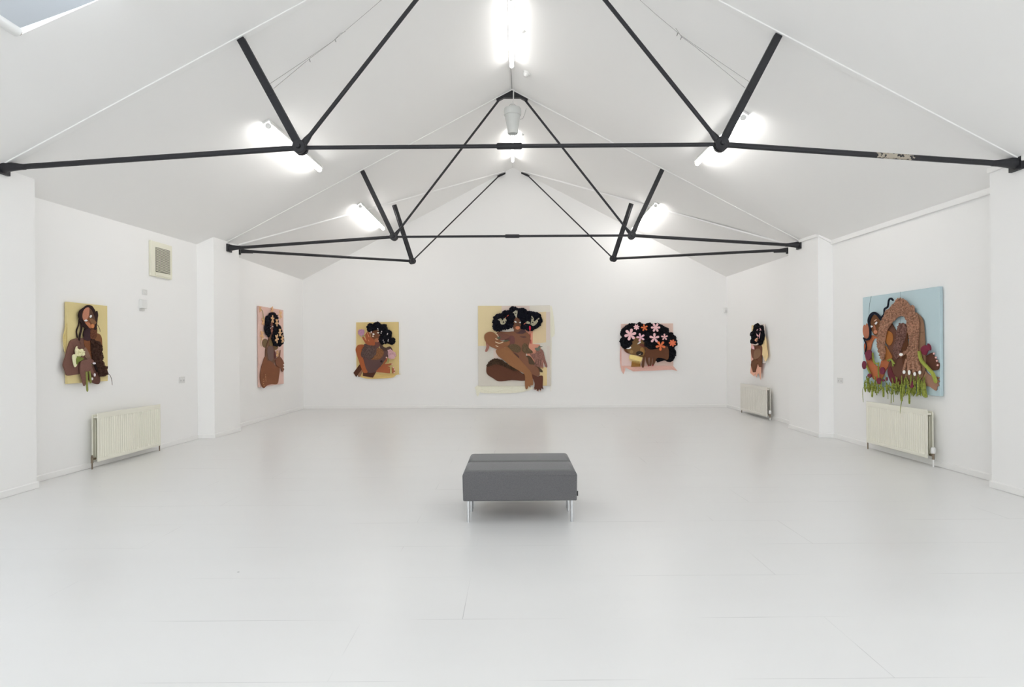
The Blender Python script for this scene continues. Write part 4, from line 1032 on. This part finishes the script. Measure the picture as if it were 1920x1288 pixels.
hd = a.piece('hand', (95, 63, 46), [(640, 640), (740, 702), (900, 682), (1096, 642), (1105, 900), (980, 872), (880, 872), (842, 960), (802, 1030), (780, 1012), (800, 900), (790, 862), (766, 1016), (745, 1030), (725, 1016), (735, 872), (702, 882), (722, 1020), (706, 1036), (660, 950), (650, 862), (640, 852), (626, 1000), (610, 1060), (582, 1060), (570, 1000), (602, 872), (650, 740)], .068, .012, sub=3)
for q in ((712, 1028), (792, 1018)):
    a.piece('fingernail', (140, 34, 48), ell(q[0], q[1], 14, 12), .082, .003, parent=hd)
sc = (1.0 / 1150 * 14.75) * .09319
for c, R, n, rot, col in (((340, 400), 120, 6, .25, (228, 182, 186)), ((465, 250), 58, 7, .2, (228, 182, 186)), ((550, 455), 85, 5, .6, (226, 178, 190)), ((850, 258), 92, 6, 0, (228, 182, 186)), ((825, 470), 100, 5, .3, (228, 182, 186)), ((1030, 450), 68, 5, .35, (228, 180, 180)),
                          ((625, 262), 70, 5, .5, (208, 112, 72)), ((950, 622), 100, 5, .9, (210, 114, 76)), ((1190, 570), 72, 7, .4, (206, 110, 80))):
    a.flower('star_flower', col, c, R * sc, n, rot, .095, .40)

# ---- 6: narrow piece, far right wall
a = Art('narrow artwork with black hair, brown torso and salmon fringe, far right wall above the radiator', RFA, RFB, (1395, 595), .097, [(145, 150), (388, 134), (388, 890), (145, 870)], (208, 198, 190))
a.piece('ground_patch', (218, 196, 152), [(147, 155), (195, 150), (195, 330), (147, 330)], .0005, .002, 'canvas', smooth=False)
a.piece('ground_patch', (216, 170, 156), [(140, 480), (182, 520), (182, 830), (137, 850)], .001, .006)
a.piece('fabric_drape', (220, 196, 150), [(385, 400), (412, 380), (440, 600), (452, 740), (416, 850), (386, 800), (346, 700), (340, 550)], .004, .012, folds=[[(405, 420), (415, 600), (405, 800)]])
a.piece('fringe', (214, 164, 142), [(137, 900), (260, 870), (330, 880), (326, 980), (322, 1210), (305, 1150), (286, 1080), (256, 1100), (236, 1160), (206, 1090), (190, 1140), (120, 1075)], .008, .008, smooth=False)
a.piece('torso', (112, 75, 60), [(210, 530), (330, 555), (352, 600), (342, 760), (322, 822), (180, 802), (138, 700), (138, 610)], .01, .01)
a.piece('torso_panel', (131, 100, 78), [(216, 622), (300, 610), (322, 682), (292, 770), (202, 810), (186, 722)], .021, .005)
a.piece('brown_fringe', (102, 69, 50), [(140, 852), (190, 800), (290, 830), (330, 742), (347, 742), (332, 962), (292, 960), (262, 882), (216, 1062), (172, 1062), (130, 922)], .018, .008, smooth=False)
a.piece('hair', (27, 27, 31), [(185, 240), (210, 150), (260, 134), (300, 160), (352, 165), (367, 250), (382, 360), (352, 480), (322, 526), (250, 516), (180, 502), (128, 460), (155, 400), (123, 310), (180, 276)], .014, .024, 'hair', knobs=200, kr=.026, sub=3)
a.piece('collar', (206, 190, 178), [(160, 510), (220, 522), (262, 500), (275, 520), (230, 540), (175, 530)], .05, .006)
for q in ([(240, 245), (266, 225), (255, 268)], [(298, 210), (326, 204), (324, 264), (298, 270)], [(238, 300), (262, 340), (282, 355), (312, 285), (302, 360), (296, 416), (270, 410), (262, 370), (245, 350)], [(148, 560), (190, 558), (199, 622), (160, 612)]):
    a.piece('pink_strip', (224, 176, 180), q, .055, .006, smooth=False)
a.piece('tan_strip', (200, 150, 118), [(202, 440), (255, 395), (265, 430), (245, 470)], .054, .006)

# ---- 7: blue piece, right wall
a = Art('big blue-grey artwork of an arching figure over green grass and maroon blooms, right wall', RA, RB, (1600, 520), .2018, [(84, 188), (797, 83), (811, 1100), (94, 1034)], (178, 197, 202), .04)
a.cord('seam_line', (120, 140, 146), [[(438, 134), (436, 480)]], .002, .001)
a.cord('seam_line', (96, 112, 118), [[(166, 176), (150, 262), (146, 380)]], .003, .001)
a.piece('hand', (170, 110, 86), [(88, 470), (100, 440), (112, 452), (122, 428), (140, 460), (152, 520), (136, 562), (110, 572), (90, 522)], .003, .008)
a.piece('raised_arm', (172, 102, 68), [(150, 540), (200, 546), (226, 570), (190, 572), (165, 640), (160, 720), (190, 800), (240, 832), (262, 770), (300, 765), (332, 800), (290, 882), (260, 952), (215, 962), (170, 922), (120, 782), (98, 640), (118, 590)], .006, .01)
a.piece('foot', (92, 59, 48), [(668, 740), (735, 698), (750, 712), (745, 730), (768, 738), (760, 756), (782, 766), (776, 785), (796, 800), (792, 845), (768, 862), (700, 862), (674, 822)], .006, .01)
a.piece('foot', (154, 118, 98), [(640, 852), (700, 902), (760, 920), (795, 930), (780, 950), (800, 965), (782, 985), (792, 1005), (774, 1018), (764, 1052), (700, 1012), (630, 1002)], .006, .01)
for q in ((748, 708), (766, 745), (776, 775), (782, 816)):
    a.piece('toenail', (228, 178, 172), ell(q[0], q[1], 9), .018, .003)
a.piece('thigh', (98, 66, 54), [(318, 432), (350, 420), (402, 500), (440, 430), (490, 440), (500, 480), (500, 700), (482, 930), (430, 1022), (370, 1002), (318, 900), (328, 800), (360, 742), (300, 600), (290, 510)], .01, .01)
a.piece('thigh', (88, 56, 37), [(455, 602), (500, 480), (500, 800), (470, 862), (450, 732)], .021, .005)
a.piece('shin', (114, 83, 75), [(428, 432), (490, 450), (482, 560), (450, 640), (420, 740), (384, 746), (370, 660), (400, 562), (400, 500)], .021, .01, 'wool', knobs=60, kr=.014)
a.piece('leaf_panel', (156, 100, 52), [(300, 500), (355, 515), (366, 580), (340, 632), (304, 600)], .021, .006)
a.piece('leaf_panel', (156, 100, 54), [(290, 630), (330, 682), (360, 740), (340, 762), (284, 752)], .021, .006)
a.piece('lower_thigh', (100, 48, 54), [(322, 860), (345, 830), (372, 900), (430, 962), (432, 1020), (380, 1012), (336, 952)], .022, .006)
a.piece('upper_arm', (134, 104, 82), [(560, 340), (602, 345), (642, 400), (656, 510), (662, 620), (667, 760), (652, 900), (580, 982), (490, 1002), (480, 930), (500, 700), (520, 560)], .016, .012)
a.piece('seam_strip', (104, 80, 64), [(590, 505), (655, 508), (655, 513), (590, 511)], .029, .003, smooth=False)
wl = (154, 116, 95)
hd = a.piece('wool_arm', wl, [(226, 540), (240, 470), (265, 392), (300, 320), (360, 260), (415, 198), (480, 213), (522, 265), (556, 268), (562, 330), (582, 342), (602, 420), (602, 520), (592, 640), (602, 760), (622, 850), (600, 870), (570, 860), (540, 850), (515, 850), (510, 780), (488, 850), (470, 870), (480, 800), (505, 705), (440, 738), (428, 716), (500, 670), (522, 600), (500, 480), (488, 380), (430, 358), (372, 400), (332, 450), (302, 510), (286, 620), (290, 700), (270, 770), (245, 722), (220, 622)], .032, .016, 'wool', knobs=700, kr=.013, sub=3)
a.cord('finger', wl, [[(500, 760), (484, 820), (470, 875)]], .022, .05, 'wool', hd)
a.cord('finger', wl, [[(520, 780), (520, 830), (517, 880)]], .024, .05, 'wool', hd)
a.cord('finger', wl, [[(560, 780), (566, 840), (567, 892)]], .024, .05, 'wool', hd)
a.cord('finger', wl, [[(590, 770), (605, 830), (616, 878)]], .022, .05, 'wool', hd)
for x, y, rx, ry in ((441, 717, 16, 13), (469, 880, 12, 17), (517, 884, 11, 22), (568, 898, 11, 18), (615, 884, 11, 18)):
    a.piece('fingernail', (238, 232, 222), ell(x, y, rx, ry), .07, .006, parent=hd)
f = a.piece('face', (106, 71, 48), [(150, 400), (185, 348), (222, 365), (252, 410), (246, 470), (232, 520), (205, 542), (178, 512), (158, 460)], .02, .01)
a.piece('nose', (156, 98, 74), [(186, 448), (196, 444), (207, 482), (190, 484)], .031, .005, parent=f)
a.piece('mouth', (196, 132, 102), ell(205, 507, 17, 18), .032, .005, parent=f)
a.piece('eyebrow', (196, 160, 138), [(188, 408), (205, 392), (218, 392), (202, 404)], .031, .003, parent=f)
for q in ([(150, 458), (166, 448), (180, 454), (166, 466)], [(198, 430), (212, 412), (222, 420), (210, 438)]):
    a.piece('eye', (240, 238, 234), q, .034, .003, parent=f)
h = a.piece('hair', (28, 32, 42), [(130, 402), (150, 345), (185, 320), (222, 335), (252, 370), (272, 388), (262, 400), (240, 388), (215, 352), (185, 346), (162, 375), (150, 420), (162, 490), (156, 560), (130, 587), (100, 582), (88, 560), (118, 572), (143, 550), (145, 480)], .032, .012)
a.cord('braid', (28, 32, 42), [[(255, 380), (285, 345), (290, 296), (320, 272), (330, 212), (350, 196), (372, 216)]], .013, .045, parent=h)
a.cord('braid', (28, 32, 42), [[(95, 560), (110, 600), (120, 640), (105, 715)]], .01, .03, parent=h)
gr = (130, 137, 66)
a.cord('flower_stem', (146, 154, 72), [[(612, 688), (630, 770), (690, 840), (742, 902), (768, 982)]], .021, .05)
a.cord('flower_stem', gr, [[(180, 700), (188, 770), (205, 800), (235, 800)]], .012, .04)
a.cord('flower_stem', gr, [[(320, 775), (350, 762), (365, 790), (370, 828)], [(350, 762), (385, 805)]], .012, .04)
a.cord('flower_stem', gr, [[(110, 790), (135, 850), (160, 900)]], .012, .04)
a.cord('flower_stem', gr, [[(235, 790), (232, 860), (236, 930)]], .01, .04)
mr = (110, 50, 66)
a.piece('bloom', (112, 44, 60), [(628, 655), (660, 630), (684, 636), (690, 614), (712, 640), (713, 677), (690, 680), (670, 720), (640, 712), (627, 682)], .044, .014)
a.piece('bloom', mr, [(108, 702), (140, 674), (166, 692), (160, 750), (130, 772), (114, 742)], .044, .012)
for cx, cy, rx, ry in ((97, 815, 18, 38), (267, 868, 22, 34), (147, 914, 18, 20), (235, 962, 19, 30), (540, 998, 17, 32), (276, 957, 9, 11), (307, 943, 6, 18)):
    a.piece('bloom', mr, ell(cx, cy, rx, ry, 10), .046, .012)
m = MB(); rg = random.Random(11)
for k in range(85):
    x = rg.uniform(90, 680); base = 1035 + (x - 95) * .085
    y0 = rg.uniform(900, 1000) if rg.random() < .6 else rg.uniform(985, 1020)
    y1 = base + rg.choice([-10, 0, 10, 25, 30])
    x1 = x + rg.uniform(-14, 14)
    m.tube([a.P(*q, .045 + rg.uniform(-.02, .015)) for q in catmull([(x, y0), (x + rg.uniform(-14, 14), (y0 + y1) / 2), (x1, y1)], False, 3)], [.004] + [rg.uniform(.004, .010)] * 5 + [.004], 5)
for pts, r in (([(170, 980), (176, 1050), (174, 1112)], .014), ([(278, 1020), (280, 1070), (280, 1112)], .014), ([(352, 1050), (352, 1120), (350, 1170)], .005), ([(520, 1040), (521, 1100), (520, 1175)], .012), ([(445, 1000), (442, 1060), (450, 1150)], .016), ([(470, 1000), (462, 1060), (458, 1110)], .014),
               ([(95, 1020), (86, 1060), (92, 1160)], .004), ([(655, 985), (660, 1050), (676, 1115)], .022), ([(612, 960), (606, 1040), (612, 1092)], .02), ([(636, 980), (642, 1040), (650, 1100)], .014), ([(320, 1060), (322, 1130)], .004), ([(372, 1060), (374, 1160)], .004), ([(210, 1030), (218, 1095)], .008)):
    m.tube([a.P(*q, .05) for q in catmull(pts, False, 3)], [r * .8] + [r] * (3 * (len(pts) - 1) - 1) + [r * .8], 6)
m.tube([a.P(452, 1130, .05), a.P(444, 1180, .10), a.P(438, 1215, .118), a.P(435, 1265, .112)], [.005, .004, .004, .002], 6)
for k in range(26):
    x = rg.uniform(110, 640); y = rg.uniform(960, 1040)
    m.tube([a.P(*q, .05) for q in [(x, y), (x + rg.uniform(-40, 40), y + rg.uniform(-20, 35))]], .008, 5)
g = m.build('grass_fringe', cloth(gr, 'wool'), a.root); g['kind'] = 'stuff'
# ------------------------------------------------------------------ camera
cam = bpy.data.cameras.new('camera'); co = bpy.data.objects.new('camera', cam); COL.objects.link(co)
cam.sensor_width = 36; cam.lens = F / 1920 * 36
cam.shift_x = -(CX - 960) / 1920; cam.shift_y = (CY - 644) / 1920
co.matrix_world = Matrix.Translation(EYE) @ Matrix.Rotation(math.radians(90), 4, 'X') @ Matrix.Rotation(-ROLL, 4, 'Z')
cam.clip_start = .05
SC.camera = co
# ------------------------------------------------------------------ light: overcast sky through the blinded roof light and the added, unseen windows, door and roof lights, plus the strip lights
w = bpy.data.worlds.new('sky'); SC.world = w; w.use_nodes = True
w.node_tree.nodes['Background'].inputs[0].default_value = (.86, .93, 1.0, 1)
w.node_tree.nodes['Background'].inputs[1].default_value = .6
def area(name, loc, rot, sx, sy, power, col):
    l = bpy.data.lights.new(name, 'AREA'); l.shape = 'RECTANGLE'; l.size = sx; l.size_y = sy; l.energy = power; l.color = col
    o = bpy.data.objects.new(name, l); COL.objects.link(o); o.location = loc; o.rotation_euler = rot
    return o
WIN_P, SKY_P, DOOR_P, SKY2_P = 114, 20, 7, 76
for k, (x0, x1) in enumerate(wins):
    area('window_daylight', ((x0 + x1) / 2, YF + .06, (WZ0 + WZ1) / 2), (math.radians(90), 0, 0), x1 - x0 - .1, WZ1 - WZ0 - .1, WIN_P, (.93, .97, 1.0))  # area lamp in each added window
area('door_daylight', (-5.2, (DY0 + DY1) / 2, DZ / 2), (0, math.radians(-90), 0), DZ - .1, DY1 - DY0 - .1, DOOR_P, (.62, .78, 1.0))  # area lamp in the added door opening
p = rp((SKX0 + SKX1) / 2, (SKY0 + SKY1) / 2, .2)
for sg in (-1, 1):
    x = sg * (-SKX0 - SKX1) / 2
    area('skylight_daylight', Vector((x, (SK2[0] + SK2[1]) / 2, roofz(x, 0))) + Vector((.458 * sg, 0, .889)) * .19, (0, math.radians(-27 * sg), 0), 1.2, 3.0, SKY2_P, (.92, .96, 1.0))  # area lamps in the two added roof lights
area('skylight_daylight', p, (0, math.radians(27), 0), 1.1, 1.3, SKY_P, (.86, .93, 1.0))
SC.view_settings.view_transform = 'Standard'; SC.view_settings.look = 'None'; SC.view_settings.gamma = 1
SC.view_settings.exposure = 0.28
cy = SC.cycles
cy.max_bounces = 11; cy.diffuse_bounces = 10; cy.glossy_bounces = 4; cy.transmission_bounces = 6
cy.sample_clamp_indirect = 6
cy.use_denoising = True; cy.use_adaptive_sampling = True; cy.adaptive_threshold = .015
